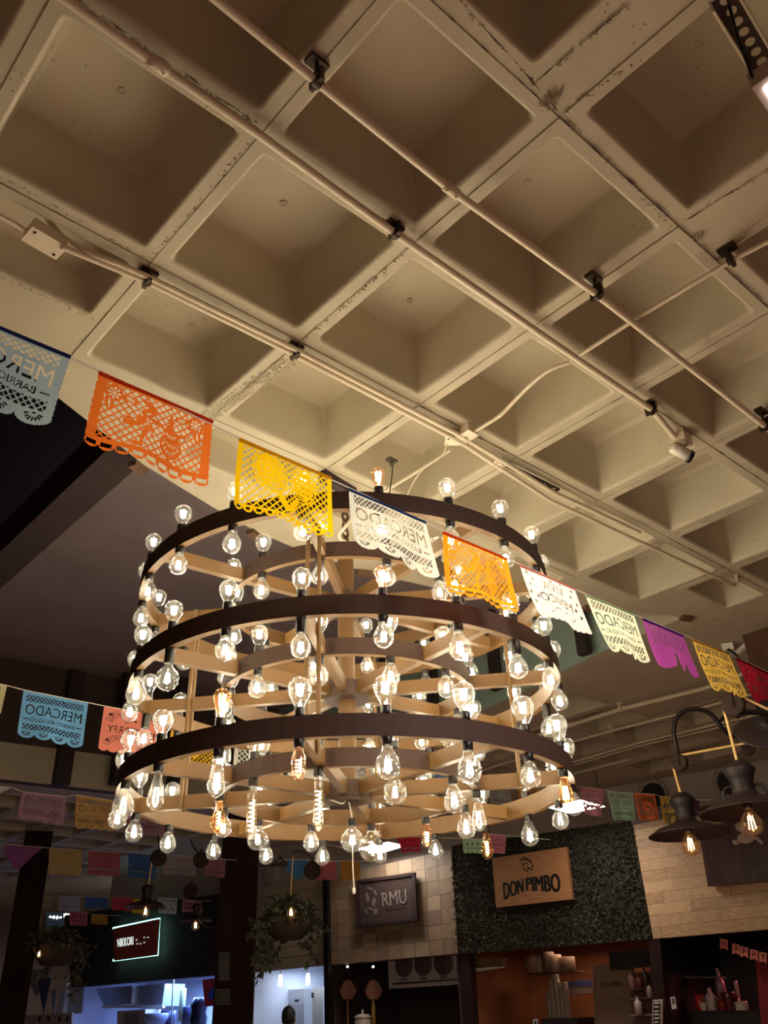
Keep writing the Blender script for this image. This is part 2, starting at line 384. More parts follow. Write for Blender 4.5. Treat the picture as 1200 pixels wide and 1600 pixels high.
# roof beam running away over the atrium
b = MB(); b.bar(g(XB-.14, 4.6, HC+.26), g(XB-.14, 16, HC+.26), .28*U, .34*U)
tag(b.build('roof_beam', M_BROWN), 'long dark timber beam crossing the black roof void at the left', 'beam')
M_CLIP = mat('clip_wood', (.16, .085, .05), .6, noise=.3)
for k, (px, py, lab) in enumerate([(216, 731, 'small brown timber block under the slab edge below the left orange paper flag'), (397, 836, 'small brown timber block on the slab edge beside the top left of the chandelier'),
                    (569, 896, 'small brown timber block on the slab edge seen through the top chandelier tier'), (922, 951, 'dark red brown timber block on the slab edge left of the green paper flag'), (1073, 966, 'dark red brown timber block at the pointed corner of the slab opening')]):
    P = onz(px, py, H-.01); b = MB(); ax = (Vector((.92, -.38 if k > 1 else .4, 0)).normalized(), Vector((.38 if k > 1 else -.4, .92, 0)).normalized(), Vector((0, 0, 1)))
    b.box(P, .085, .045, .025, ax)
    tag(b.build('timber_block', M_CLIP), lab, 'block')

# ------------------------------------------------------------------ floor and outer walls
b = MB(); b.box((3, 5, -.05), 20, 32, .1); struct(b.build('floor', mat('floor_tile', (.52, .33, .26), .5, noise=.2)))
M_SIDE = mat('side_wall', (.3, .22, .19), .8, noise=.15)
b = MB(); b.box((-5.6, 5, 2), .1, 32, 4.2); struct(b.build('wall_left', M_SIDE))
b = MB(); b.box((3, -5.6, 2), 20, .1, 4.2); struct(b.build('wall_near', M_SIDE))
b = MB(); b.box((3, 19.3, 2), 24, .1, 4.2); struct(b.build('wall_end', M_SIDE))
b = MB(); b.box((11.2, -1.5, 2), .1, 8.4, 4.2); struct(b.build('wall_right', M_SIDE))
#@@PART2
# ================================================================== chandelier
AZ, RHO = math.radians(39.62), 5.729
TX, TY = RHO*math.sin(AZ), RHO*math.cos(AZ)
TIERS = (1.245, 1.90, 2.55); RO, RI = 1.42, .835
SP0 = -139.6
CH = g(TX, TY, TIERS[0])
M_BRONZE_LIT = mat('lit_bronze_steel', (.118, .06, .017), .5, .0, spec=.3, noise=.12, nscale=5)  # the chandelier bronze, tinted gold for its lit faces
M_BRONZE_SHADED = mat('shaded_bronze_steel', (.06, .036, .026), .6, 0, spec=.15)  # same bronze painted darker for outer faces and bottom hub in shade
M_SOCK = mat('black_socket', '#17120f', .4)
M_GLASS = glass_mat('clear_bulb_glass', (.97, .97, .95), .3)
M_AMBER = glass_mat('amber_bulb_glass', (1., .72, .48), .3, (1, .8, .6))
M_ROSE = glass_mat('rose_bulb_glass', (1., .8, .7), .3, (1, .85, .75))
M_FIL = emit_mat('white_filament', (1., .865, .61), BULB_E)
M_FILW = emit_mat('warm_filament', (1., .62, .28), BULB_E*.35)
chand = thing('chandelier', 'huge three tier bronze ring chandelier with clear bulbs hanging beside the slab edge', 'chandelier', CH)
def ring_mesh(name, r, h_, t, seg=96):
    """flat band hoop with a lip; outside slot is the same bronze painted darker for shade (two material slots)"""
    mb = MB(); prof = [(r, 0), (r, h_), (r-t, h_), (r-t, 0)]
    vs = []; fs = []
    for k in range(seg):
        a = 2*math.pi*k/seg
        vs += [(x*U*math.cos(a), x*U*math.sin(a), z*U) for x, z in prof]
    for k in range(seg):
        A, B = k*4, ((k+1) % seg)*4
        for q in range(4): fs.append((A+q, B+q, B+(q+1) % 4, A+(q+1) % 4))
    mb.add(vs, fs, False); me = mesh_of(mb, name); me.materials.append(M_BRONZE_LIT); me.materials.append(M_BRONZE_SHADED)
    for p in me.polygons:
        q = p.index % 4
        p.material_index = 1 if q == 0 else 0
        p.use_smooth = False
    return me
ro_me = ring_mesh('outer_ring', RO, .115, .045); ri_me = ring_mesh('inner_ring', RI, .105, .04, 72)
sb = MB(); sb.box((RO*.5*U, 0, .05*U), (RO-.03)*U, .048*U, .085*U); sp_me = mesh_of(sb, 'spoke')
hb = MB(); hb.lathe([(0, -.012*U), (.15*U, -.012*U), (.155*U, 0), (.155*U, .09*U), (.14*U, .1*U), (0, .1*U)], 24, smooth=False); hub_me = mesh_of(hb, 'hub')
for ti, z in enumerate(TIERS):
    dz = (z-TIERS[0])*U
    part('outer_ring', ro_me, None, chand, (0, 0, dz))
    part('inner_ring', ri_me, None, chand, (0, 0, dz))
    part('hub', hub_me, M_BRONZE_LIT if ti else M_BRONZE_SHADED, chand, (0, 0, dz))
    for k in range(8): part('spoke', sp_me, M_BRONZE_LIT, chand, (0, 0, dz), (0, 0, math.radians(SP0+45*k)))
pm = MB(); pm.tube([(0, 0, .03), (0, 0, (2.95-TIERS[0])*U)], .058*U, 12); part('centre_pole', mesh_of(pm, 'centre_pole'), M_BRONZE_LIT, chand, (0, 0, 0))
pm = MB(); pm.tube([(0, 0, 0), (0, 0, (TIERS[2]-TIERS[0]+.09)*U)], .014*U, 6); rod_me = mesh_of(pm, 'hanger_rod')
for k in (0, 2, 4, 6):
    a = math.radians(SP0+45*k)
    for s in (-1, 1):
        x, y = 1.09*math.cos(a)-s*.035*math.sin(a), 1.09*math.sin(a)+s*.035*math.cos(a)
        part('hanger_rod', rod_me, M_BRONZE_LIT, chand, (x*U, y*U, 0))
# bulbs: socket base at z=0, glass hangs down (-z)
def lathe_me(prof, name, seg=14):
    mb = MB(); mb.lathe([(r, z) for r, z in prof], seg); return mesh_of(mb, name)
def fil_me(n_, r, z0, z1, name, th=.0022):
    mb = MB()
    for k in range(n_):
        a = 2*math.pi*k/n_+.4; x, y = r*math.cos(a), r*math.sin(a)
        mb.tube([(x*.6, y*.6, z0), (x, y, z1)], th, 4)
    return mesh_of(mb, name)
def coil_me(r, z0, z1, turns, name, th=.0016):
    mb = MB(); pts = []
    for k in range(turns*8+1):
        a = 2*math.pi*k/8; pts.append((r*math.cos(a), r*math.sin(a), z0+(z1-z0)*k/(turns*8)))
    mb.tube(pts, th, 4); return mesh_of(mb, name)
sk = MB(); sk.lathe([(0, 0), (.0165, 0), (.0175, -.004), (.0175, -.026), (.0155, -.028), (0, -.028)], 12); sock_me = mesh_of(sk, 'socket')
sk = MB(); sk.lathe([(0, 0), (.0165, 0), (.0175, -.004), (.0175, -.056), (.0155, -.058), (0, -.058)], 12); sockl_me = mesh_of(sk, 'socket')
KINDS = {
 'a': (lathe_me([(.013, 0), (.0145, -.008), (.022, -.021), (.0295, -.036), (.032, -.05), (.0295, -.065), (.021, -.077), (.01, -.083), (0, -.084)], 'bulb'), fil_me(4, .009, -.034, -.062, 'filament'), M_GLASS, M_FIL),
 'A': (lathe_me([(.014, 0), (.016, -.012), (.024, -.028), (.033, -.046), (.036, -.062), (.033, -.079), (.025, -.092), (.012, -.099), (0, -.1)], 'bulb'), fil_me(4, .010, -.043, -.076, 'filament'), M_GLASS, M_FIL),
 'G': (lathe_me([(.014, 0), (.016, -.016), (.026, -.026), (.042, -.042), (.05, -.062), (.0515, -.076), (.047, -.096), (.034, -.115), (.017, -.125), (0, -.127)], 'bulb', 18), fil_me(4, .010, -.05, -.09, 'filament'), M_GLASS, M_FIL),
 'B': None, 'g': (lathe_me([(.012, 0), (.014, -.012), (.024, -.02), (.036, -.034), (.041, -.052), (.038, -.072), (.027, -.088), (.012, -.094), (0, -.095)], 'bulb', 18), fil_me(4, .009, -.036, -.066, 'filament'), M_GLASS, M_FIL),
 'S': (lathe_me([(.013, 0), (.0145, -.014), (.021, -.045), (.029, -.08), (.032, -.1), (.029, -.118), (.019, -.132), (.009, -.138), (0, -.139)], 'bulb'), fil_me(5, .012, -.05, -.11, 'filament'), M_AMBER, M_FILW),
 's': (lathe_me([(.013, 0), (.0145, -.014), (.021, -.045), (.029, -.08), (.032, -.1), (.029, -.118), (.019, -.132), (.009, -.138), (0, -.139)], 'bulb'), fil_me(5, .012, -.05, -.11, 'filament'), M_ROSE, M_FILW),
 'c': (lathe_me([(.013, 0), (.0145, -.014), (.021, -.045), (.029, -.08), (.032, -.1), (.029, -.118), (.019, -.132), (.009, -.138), (0, -.139)], 'bulb'), fil_me(4, .011, -.06, -.112, 'filament'), M_GLASS, M_FIL),
 'C': (lathe_me([(.013, 0), (.0145, -.014), (.021, -.045), (.03, -.08), (.033, -.098), (.027, -.118), (.014, -.136), (0, -.142)], 'bulb'), coil_me(.008, -.05, -.115, 5, 'filament'), M_AMBER, M_FILW),
 'T': (lathe_me([(.012, 0), (.0135, -.02), (.016, -.03), (.016, -.155), (.0125, -.168), (.006, -.175), (0, -.176)], 'bulb'), coil_me(.0075, -.05, -.15, 7, 'filament'), M_GLASS, M_FILW),
 't': (lathe_me([(.012, 0), (.0135, -.015), (.02, -.03), (.02, -.078), (.015, -.09), (.006, -.095), (0, -.096)], 'bulb'), coil_me(.008, -.035, -.075, 4, 'filament'), M_ROSE, M_FILW)}
KINDS['B'] = (KINDS['G'][0], coil_me(.01, -.045, -.1, 4, 'filament'), M_ROSE, M_FILW)
SPECIAL = {  # (tier, ring, index, up)
 (0, 'o', 0, 0): 'c', (0, 'o', 0, 1): 'S', (0, 'o', 1, 0): 't', (0, 'o', 2, 0): 'G0', (0, 'o', 5, 0): 'S', (0, 'o', 11, 0): 'a', (0, 'o', 13, 0): 'a', (1, 'o', 2, 1): 's', (2, 'o', 2, 1): 's',
 (1, 'o', 19, 0): 'G', (0, 'o', 19, 0): 'c', (0, 'i', 11, 0): 'T', (0, 'i', 0, 0): 'T', (0, 'i', 1, 0): 'G', (0, 'i', 2, 0): 'A', (0, 'i', 3, 0): 'c', (0, 'i', 4, 0): 'A', (0, 'i', 5, 0): 't', (0, 'i', 6, 0): 'B',
 (0, 'i', 10, 0): 'C', (0, 'i', 8, 0): 'g', (0, 'o', 9, 0): 'C'}
def put_bulb(kind, x, y, z, upw, long=False):
    gm, fm, gmat, fmat = KINDS[kind]
    rot = (math.pi, 0, 0) if upw else (0, 0, rng.uniform(0, 6.28))
    part('socket', sockl_me if long else sock_me, M_SOCK, chand, (x, y, z), rot)
    dz = .054 if long else .024
    b_ = part('bulb', gm, gmat, chand, (x, y, z+(dz if upw else -dz)), rot)
    b_['label'] = {'S': 'amber teardrop bulb', 's': 'rose tinted teardrop bulb', 'G': 'large globe bulb', 'B': 'largest globe bulb with coiled filament', 'T': 'long tube bulb with spiral filament', 't': 'short tube bulb with coiled filament', 'C': 'amber teardrop bulb with coiled filament', 'g': 'round globe bulb', 'c': 'clear teardrop bulb'}.get(kind, 'clear round filament bulb')
    part('filament', fm, fmat, b_, (0, 0, 0)); b_.scale = {'S': (.9, .9, .74), 's': (.88, .88, .64), 'G': (.8, .8, .8), 'c': (.9, .9, .9), 'C': (.9, .9, .85)}.get(kind, (1.08, 1.08, 1.04))
for ti, z in enumerate(TIERS):
    dz = (z-TIERS[0])*U
    for ring, R_, n_, a0, hh in (('o', RO-.022, 20, 202.5, .115), ('i', RI-.02, 12, 219, .105)):
        for k in range(n_):
            a = math.radians(a0 + 360/n_*k)
            for upw in (0, 1):
                kd = SPECIAL.get((ti, ring, k, upw))
                if kd is None: kd = 'A' if (k % 5 == 3 and ti < 2 and not upw) else ('A' if upw and ti == 0 and k < 6 else 'a')
                kd = kd[0] if kd == 'G0' else kd
                if kd == 'G' and (ti, ring) == (0, 'o'): kd = 'A'
                put_bulb(kd, R_*U*math.cos(a), R_*U*math.sin(a), dz+(hh*U if upw else 0), upw, long=(ring == 'o' and not upw and k % 3 == 1 and ti == 1))
# big lower globe and the pull cord under the bottom hub
put_bulb('g', 0.02, 0.0, -.07, 0)
cb = MB(); cb.tube(smooth_path([(-.09, .02, 0), (-.04, -.01, -.02), (0, 0, .0), (.02, .0, -.07)]), .003, 6); part('cord', mesh_of(cb, 'cord'), mat('white_cord', (.75, .7, .6), .6), chand, (0, 0, 0))
cb = MB(); cb.tube([(.02, 0, -.165), (.021, 0, -.25), (.028, .004, -.315)], .0028, 6); cb.lathe([(0, 0), (.005, -.003), (.007, -.02), (.002, -.026)], 8, Matrix.Translation((.028, .004, -.315))); part('pull_cord', mesh_of(cb, 'pull_cord'), MATS['white_cord'], chand, (0, 0, 0))
# chain, hooked to a bracket bar on the slab
cb = MB(); z0 = (2.93-TIERS[0])*U; z1 = (HC-TIERS[0])*U-.05; k = 0
z = z0
while z < z1:
    pts = []; R1, R2 = .017, .03
    for q in range(9):
        a = 2*math.pi*q/8; u_, v_ = R1*math.cos(a), R2*math.sin(a); pts.append((u_, 0, z+v_+.02) if k % 2 else (0, u_, z+v_+.02))
    cb.tube(pts, .006, 5, False); z += .044; k += 1
part('chain', mesh_of(cb, 'chain'), mat('rusty_chain', (.16, .09, .05), .6, .5, noise=.5), chand, (0, 0, 0))
A, B = onz(503, 742, H-.025), onz(552, 772, H-.025)
b = MB(); b.bar(A, B, .045, .05); b.tube([Vector((CH.x, CH.y, H-.005)), Vector((CH.x, CH.y, H-.075))], .012, 8)
b.build('ceiling_bracket', M_BROWN, chand)

# ================================================================== conduits on the ceiling
def pipe(name, label, pix, r, drop, cat='pipe', m=None, cl_m=None, clamps=(), sm=False, extra=None, couplings=()):
    pts = [onz(x, y, H-d if isinstance(d, float) else H-drop) for x, y, d in [(q+(None,))[:3] for q in pix]]
    if sm: pts = smooth_path(pts, 5)
    b = MB(); b.tube(pts, r, 10)
    o = tag(b.build(name, m or M_PIPE), label, cat)
    for (x, y) in clamps:
        P = onz(x, y, H-drop); d = (pts[-1]-pts[0]).normalized(); cbm = MB()
        X = Vector((-d.y, d.x, 0)); 
        cbm.box(P+Vector((0, 0, .012)), .05, .012, r*2+.03, (X, d, Vector((0, 0, 1))))
        cbm.tube([P-d*.012, P+d*.012], r*1.5, 10); cbm.tube([P+Vector((0, 0, r)), Vector((P.x, P.y, H+.002))], .006, 6)
        cbm.box(Vector((P.x, P.y, H-.008)), .035, .06, .014, (X, d, Vector((0, 0, 1))))
        cbm.build('clamp', cl_m or M_DARKSTEEL, o)
    for (x, y) in couplings:
        P = onz(x, y, H-drop); d = (pts[-1]-pts[0]).normalized(); cbm = MB(); cbm.tube([P-d*.03, P-d*.027, P+d*.027, P+d*.03], [r*1.1, r*1.35, r*1.35, r*1.1], 10)
        for s in (-1, 1): cbm.box(P+d*(s*.018)-Vector((0, 0, r*1.4)), .006, .006, .008)
        cbm.build('coupling', M_PIPE, o)
    return o
pipe('conduit', 'thick cream conduit along the rib from the upper left corner to the security camera', [(78, -18), (240, 97), (400, 207), (615, 363), (900, 560), (1020, 641), (1055, 684)], .0135, .035, clamps=[(617, 364), (1017, 641)], couplings=[(247, 102)])
pipe('conduit', 'long cream conduit crossing open coffers at the top, right of the camera conduit', [(322, -14), (495, 128), (705, 297), (935, 462), (1198, 668), (1240, 702)], .0125, .085, clamps=[(495, 127), (933, 460), (1196, 666)], couplings=[(705, 297)])
pipe('conduit', 'lower of the two parallel cream conduits running to the hook by the right end', [(97, 386), (232, 441), (460, 554), (718, 690), (860, 782), (1020, 856), (1120, 902), (1148, 914), (1152, 908, .02), (1150, 898, .004)], .0105, .045, clamps=[(230, 440), (461, 554)], sm=False)
pipe('conduit', 'upper of the two parallel cream conduits, bending down beside the left junction box', [(62, 322, -.13), (80, 350, -.06), (100, 374, .0), (140, 396, .035), (185, 412), (232, 433), (462, 546), (722, 682), (870, 772), (1000, 832)], .0105, .04, couplings=[(780, 722)])
pipe('conduit', 'thin cream cross conduit running under two others at the upper right', [(1230, 362), (1143, 407), (1000, 494), (905, 555)], .0085, .06, clamps=[(1142, 407)])
pipe('conduit', 'thin bent cream conduit dropping from the camera conduit to the middle junction box', [(890, 566), (858, 578), (830, 600), (805, 625), (780, 650), (738, 676)], .0085, .03, sm=True)
pipe('conduit', 'short thin cream conduit leaving the frame left of the junction box', [(-30, 322), (20, 348), (48, 366)], .008, .03)
pipe('cable', 'thick cream cable sagging from the middle junction box down to the chandelier chain', [(703, 703, .05), (650, 738, .09), (600, 768, .14), (562, 792, .22), (546, 815, .35), (530, 838, .42), (545, 850, .4)], .007, .05, 'cable', M_CABLE, sm=True)
pipe('cable', 'thin twisted pair of cream wire loosely following the thick chandelier cable', [(700, 690, .04), (690, 712, .07), (664, 730, .1), (645, 755, .13), (632, 785, .2)], .003, .05, 'cable', M_CABLE, sm=True)
pipe('cable', 'thin black wire hanging from a grey anchor plate beside the amber top bulb', [(612, 718, .005), (613, 735, .05), (611, 755, .11), (607, 785, .2)], .0025, .05, 'wire', M_BLACKIRON, sm=True)
b = MB(); P = onz(612, 718, H); b.box(P-Vector((0, 0, .006)), .05, .03, .012); b.lathe([(0, .0), (.01, 0), (.012, -.02), (0, -.022)], 8, Matrix.Translation(P-Vector((0, 0, .01)))); tag(b.build('anchor_plate', mat('grey_plate', '#5a5245', .6, .3)), 'small grey anchor plate screwed into a coffer above the amber top bulb', 'plate')
def ceil_box(px, py, sx, sy_, sz, ang, name, label, m=M_PIPE, screws=True, drop=0):
    P = onz(px, py, H-sz-drop); a = math.radians(ang); X = Vector((math.cos(a), math.sin(a), 0)); Y = Vector((-X.y, X.x, 0)); ax = (X, Y, Vector((0, 0, 1)))
    b = MB(); b.box(P+Vector((0, 0, sz/2)), sx, sy_, sz, ax); o = tag(b.build(name, m), label, 'box')
    b = MB(); b.box(P-Vector((0, 0, .002)), sx+.006, sy_+.006, .006, ax); b.build('cover', m, o)
    if screws:
        for s in (-1, 1):
            b = MB(); b.lathe([(0, 0), (.005, 0), (.005, -.003), (0, -.004)], 8, Matrix.Translation(P+X*(s*sx*.38)+Y*(s*sy_*.3)-Vector((0, 0, .004)))); b.build('screw', M_DARKSTEEL, o)
    return o
ceil_box(70, 379, .115, .07, .04, 5, 'junction_box', 'cream junction box at the left with conduits on both sides')
ceil_box(712, 688, .09, .06, .04, -38, 'junction_box', 'cream junction box in the middle where the chandelier cable starts')
ceil_box(733, 679, .06, .05, .04, 0, 'conduit_fitting', 'small cream conduit fitting just right of the middle junction box', screws=False)
# strut strip with round holes between the twin conduits
b = MB(); A, B = onz(783, 722, H-.03), onz(872, 766, H-.03)
b.bar(A, B, .026, .008)
o = tag(b.build('strut_strip', M_DARKSTEEL), 'dark perforated strip lying along the twin conduits right of the chandelier cable box', 'bracket')
for k in range(6):
    P = A.lerp(B, (k+.5)/6)-Vector((0, 0, .0045)); bb = MB(); bb.lathe([(0, 0), (.008, 0), (.008, -.001), (0, -.001)], 10, Matrix.Translation(P)); bb.build('hole', M_PIPE, o)
# far conduits across the bay by the shops
for k, (pix, rr, lab) in enumerate([
    ([(600, 1222), (838, 1150), (970, 1108), (1100, 1076), (1260, 1016)], .017, 'thick cream conduit nearest of those crossing the far right ceiling'),
    ([(640, 1240), (890, 1160), (955, 1142), (1050, 1118), (1260, 1062)], .012, 'second cream conduit on the far right ceiling behind the thickest one'),
    ([(700, 1240), (905, 1188), (1000, 1160), (1260, 1098)], .012, 'third cream conduit on the far right ceiling, left of the pulley arm'),
    ([(700, 1248), (905, 1193), (1000, 1165), (1260, 1105)], .009, 'thin cream conduit directly beside the third one on the far right ceiling'),
    ([(880, 1213), (985, 1186)], .012, 'short cream conduit stub on the far right ceiling above the pink paper flag')]):
    pipe('conduit', lab, pix, rr, .05, cl_m=M_PIPE, clamps=[(970, 1107)] if k == 0 else ([(955, 1142)] if k == 1 else []))
# security camera
P = onz(1062, 690, H-.05); d = (onz(1100, 715, H)-onz(1020, 641, H)).normalized(); X = Vector((-d.y, d.x, 0)); ZZ = Vector((0, 0, 1))
b = MB(); b.box(Vector((P.x, P.y, H-.03))+d*.015, .07, .085, .06, (X, d, ZZ)); o = tag(b.build('security_camera', M_PIPE), 'white bullet security camera on a cream box at the end of the thick conduit', 'camera')
b = MB(); b.lathe([(0, .0), (.032, 0), (.034, -.01), (.026, -.016), (.014, -.02), (.014, -.035), (0, -.035)], 14, Matrix.Translation(Vector((P.x, P.y, H-.06))+d*.0)); b.build('mount', M_PIPE, o)
hd = onz(1066, 707, H-.105); fd = (ray(1200, 735)*.0 + Vector((.74, -.35, -.35))).normalized()
q = fd.to_track_quat('Z', 'Y').to_matrix().to_4x4()
b = MB(); b.lathe([(0, -.055), (.02, -.055), (.026, -.048), (.027, .03), (.025, .03)], 14, Matrix.Translation(hd) @ q); b.build('body', mat('white_plastic', (.75, .7, .62), .35), o)
b = MB(); b.lathe([(.0275, .028), (.029, .03), (.029, .046), (.022, .048), (.012, .044), (0, .044)], 14, Matrix.Translation(hd) @ q); b.build('lens_hood', mat('black_plastic', '#0b0908', .25), o)
b = MB(); b.tube([Vector((P.x, P.y, H-.09)), Vector((P.x, P.y, H-.115)), hd-fd*.02], .011, 8); b.build('arm', M_PIPE, o)
# perforated channel, wire and square LED panel at the top right
A, B = onz(1128, -8, H-.09), onz(1212, 132, H-.09); d = (B-A).normalized(); X = Vector((-d.y, d.x, 0))
b = MB(); n_ = 9; L = (B-A).length; wd = .032
for s in (-1, 1): b.bar(A+X*(s*wd*.95)-Vector((0, 0, .012)), B+X*(s*wd*.95)-Vector((0, 0, .012)), .006, .045)
wb = MB()
hs = .010; step = L/n_
for k in range(n_):                    # web with square-framed holes, each closed by an octagon ring
    c = A+d*(step*(k+.5)); ring = []; sq = []
    for q in range(16):
        a = 2*math.pi*q/16; u_, v_ = math.cos(a), math.sin(a); m_ = max(abs(u_), abs(v_))
        ring.append(c+X*(u_*hs*1.25)+d*(v_*hs*1.25)); sq.append(c+X*(u_/m_*wd)+d*(v_/m_*step/2))
    wb.add(ring+sq, [(q, (q+1) % 16, 16+(q+1) % 16, 16+q) for q in range(16)])
o = b.build('perforated_channel', M_PIPE); wb.build('web', mat('web_shaded', (.06, .04, .035), .6), o)  # web coloured dark for the shade inside the channel
tag(o, 'cream perforated steel channel reaching to the LED panel at the top right', 'bracket')
b = MB(); b.tube([onz(1135, -10, H-.06), onz(1150, 50, H-.16), onz(1178, 127, H-.3)], .004, 6); tag(b.build('wire', M_BLACKIRON), 'thin dark wire slanting past the perforated channel at the top right', 'wire')
zf = H-.32; A = onz(1174, 137, zf); e1 = (onz(1200, 119, zf)-A).normalized(); e2 = (onz(1200, 178, zf)-A).normalized(); e2 = Vector((e1.y, -e1.x, 0))
if e2.dot(onz(1200, 178, zf)-A) < 0: e2 = -e2
S_ = .6; b = MB(); q = [A, A+e1*S_, A+e1*S_+e2*S_, A+e2*S_]; b.hexa(q, [p+Vector((0, 0, .05)) for p in q])
o = tag(b.build('led_panel', mat('panel_frame', (.45, .36, .3), .5)), 'square LED panel hung at the right edge near the top, lit face just in frame', 'light')
dz = Vector((0, 0, -.002)); i_ = .022; q = [A+e1*i_+e2*i_+dz, A+e1*(S_-i_)+e2*i_+dz, A+e1*(S_-i_)+e2*(S_-i_)+dz, A+e1*i_+e2*(S_-i_)+dz]
b = MB(); b.quad(*q); b.build('diffuser', emit_mat('panel_near_white', (1., .85, .82), PANEL_E*3.0), o)
# ================================================================== cut paper flags
_txt = {}
def text_tris(s, bold=0.):
    if (s, bold) in _txt: return _txt[(s, bold)]
    cu = bpy.data.curves.new('t', 'FONT'); cu.body = s; cu.resolution_u = 3; cu.offset = bold
    ob = bpy.data.objects.new('t', cu); C.objects.link(ob); bpy.context.view_layer.update()
    me = bpy.data.meshes.new_from_object(ob.evaluated_get(bpy.context.evaluated_depsgraph_get()))
    me.calc_loop_triangles(); v = np.array([x.co[:2] for x in me.vertices]); t = np.array([x.vertices[:] for x in me.loop_triangles])
    lo, hi = v.min(0), v.max(0); v = (v-lo)/(hi-lo)
    bpy.data.objects.remove(ob); bpy.data.curves.remove(cu); bpy.data.meshes.remove(me)
    _txt[(s, bold)] = (v, t); return v, t
class Mask:
    """paper raster: u left to right as seen, v top to bottom; x = u*asp"""
    def __init__(s, n, asp):
        s.W = n; s.Hn = max(8, int(round(n/asp))); s.asp = asp
        u = (np.arange(s.W)+.5)/s.W*asp; v = (np.arange(s.Hn)+.5)/s.Hn
        s.X, s.Y = np.meshgrid(u, v); s.m = np.ones_like(s.X, bool)
    def cut(s, sel): s.m &= ~sel
    def add(s, sel): s.m |= sel
    def ell(s, cx, cy_, rx, ry, rot=0):
        c, n = math.cos(rot), math.sin(rot); dx, dy = s.X-cx*s.asp, s.Y-cy_
        return ((dx*c+dy*n)/rx)**2 + ((-dx*n+dy*c)/ry)**2 < 1
    def rect(s, x0, x1, y0, y1): return (s.X > x0*s.asp) & (s.X < x1*s.asp) & (s.Y > y0) & (s.Y < y1)
    def lattice(s, sel, pitch, wl=.24):
        a = ((s.X+s.Y)/pitch) % 1; b = ((s.X-s.Y)/pitch) % 1
        s.cut(sel & (a > wl) & (b > wl))
    def text(s, t, x0, x1, y0, y1, mirror=True):
        v, tr = text_tris(t); P = v.copy()
        if mirror: P[:, 0] = 1-P[:, 0]
        P = np.stack([(x0+P[:, 0]*(x1-x0))*s.asp, y1-P[:, 1]*(y1-y0)], 1); sel = np.zeros_like(s.m)
        for a, b, c in P[tr]:
            lo = np.minimum(np.minimum(a, b), c); hi = np.maximum(np.maximum(a, b), c)
            j0, j1 = max(0, int(lo[0]/s.asp*s.W)-1), int(hi[0]/s.asp*s.W)+2; i0, i1 = max(0, int(lo[1]*s.Hn)-1), int(hi[1]*s.Hn)+2
            X, Y = s.X[i0:i1, j0:j1], s.Y[i0:i1, j0:j1]
            def e(p, q): return (q[0]-p[0])*(Y-p[1])-(q[1]-p[1])*(X-p[0])
            d0, d1, d2 = e(a, b), e(b, c), e(c, a)
            sel[i0:i1, j0:j1] |= ((d0 >= 0) & (d1 >= 0) & (d2 >= 0)) | ((d0 <= 0) & (d1 <= 0) & (d2 <= 0))
        s.cut(sel); return sel
    def scallop(s, n, depth, side=.02, ns=14):
        ph = (s.X/s.asp*n) % 1; y_end = 1-depth+depth*np.sqrt(np.clip(1-(2*ph-1)**2, 0, 1)); s.cut(s.Y > y_end)
        if side:
            ps = (s.Y*ns) % 1; e = side*(1-np.sqrt(np.clip(1-(2*ps-1)**2, 0, 1)))
            s.cut((s.X < e) | (s.X > s.asp-e))
    def fans(s, n, cy_, r, k=7):
        for q in range(n):
            cx = (q+.5)/n
            s.cut(s.ell(cx, cy_, .022, .012))
            for a in np.linspace(.25, math.pi-.25, k):
                s.cut(s.ell(cx+math.cos(a)*r*.72/s.asp, cy_+math.sin(a)*r*.72, r*.27, .011, a))
    def flower(s, cx, cy_, r):
        s.add(s.ell(cx, cy_, r*1.5, r*1.5)); s.cut(s.ell(cx, cy_, r*.35, r*.35))
        for q in range(8):
            a = 2*math.pi*q/8; s.cut(s.ell(cx+math.cos(a)*r*.8/s.asp, cy_+math.sin(a)*r*.8, r*.33, r*.17, a))
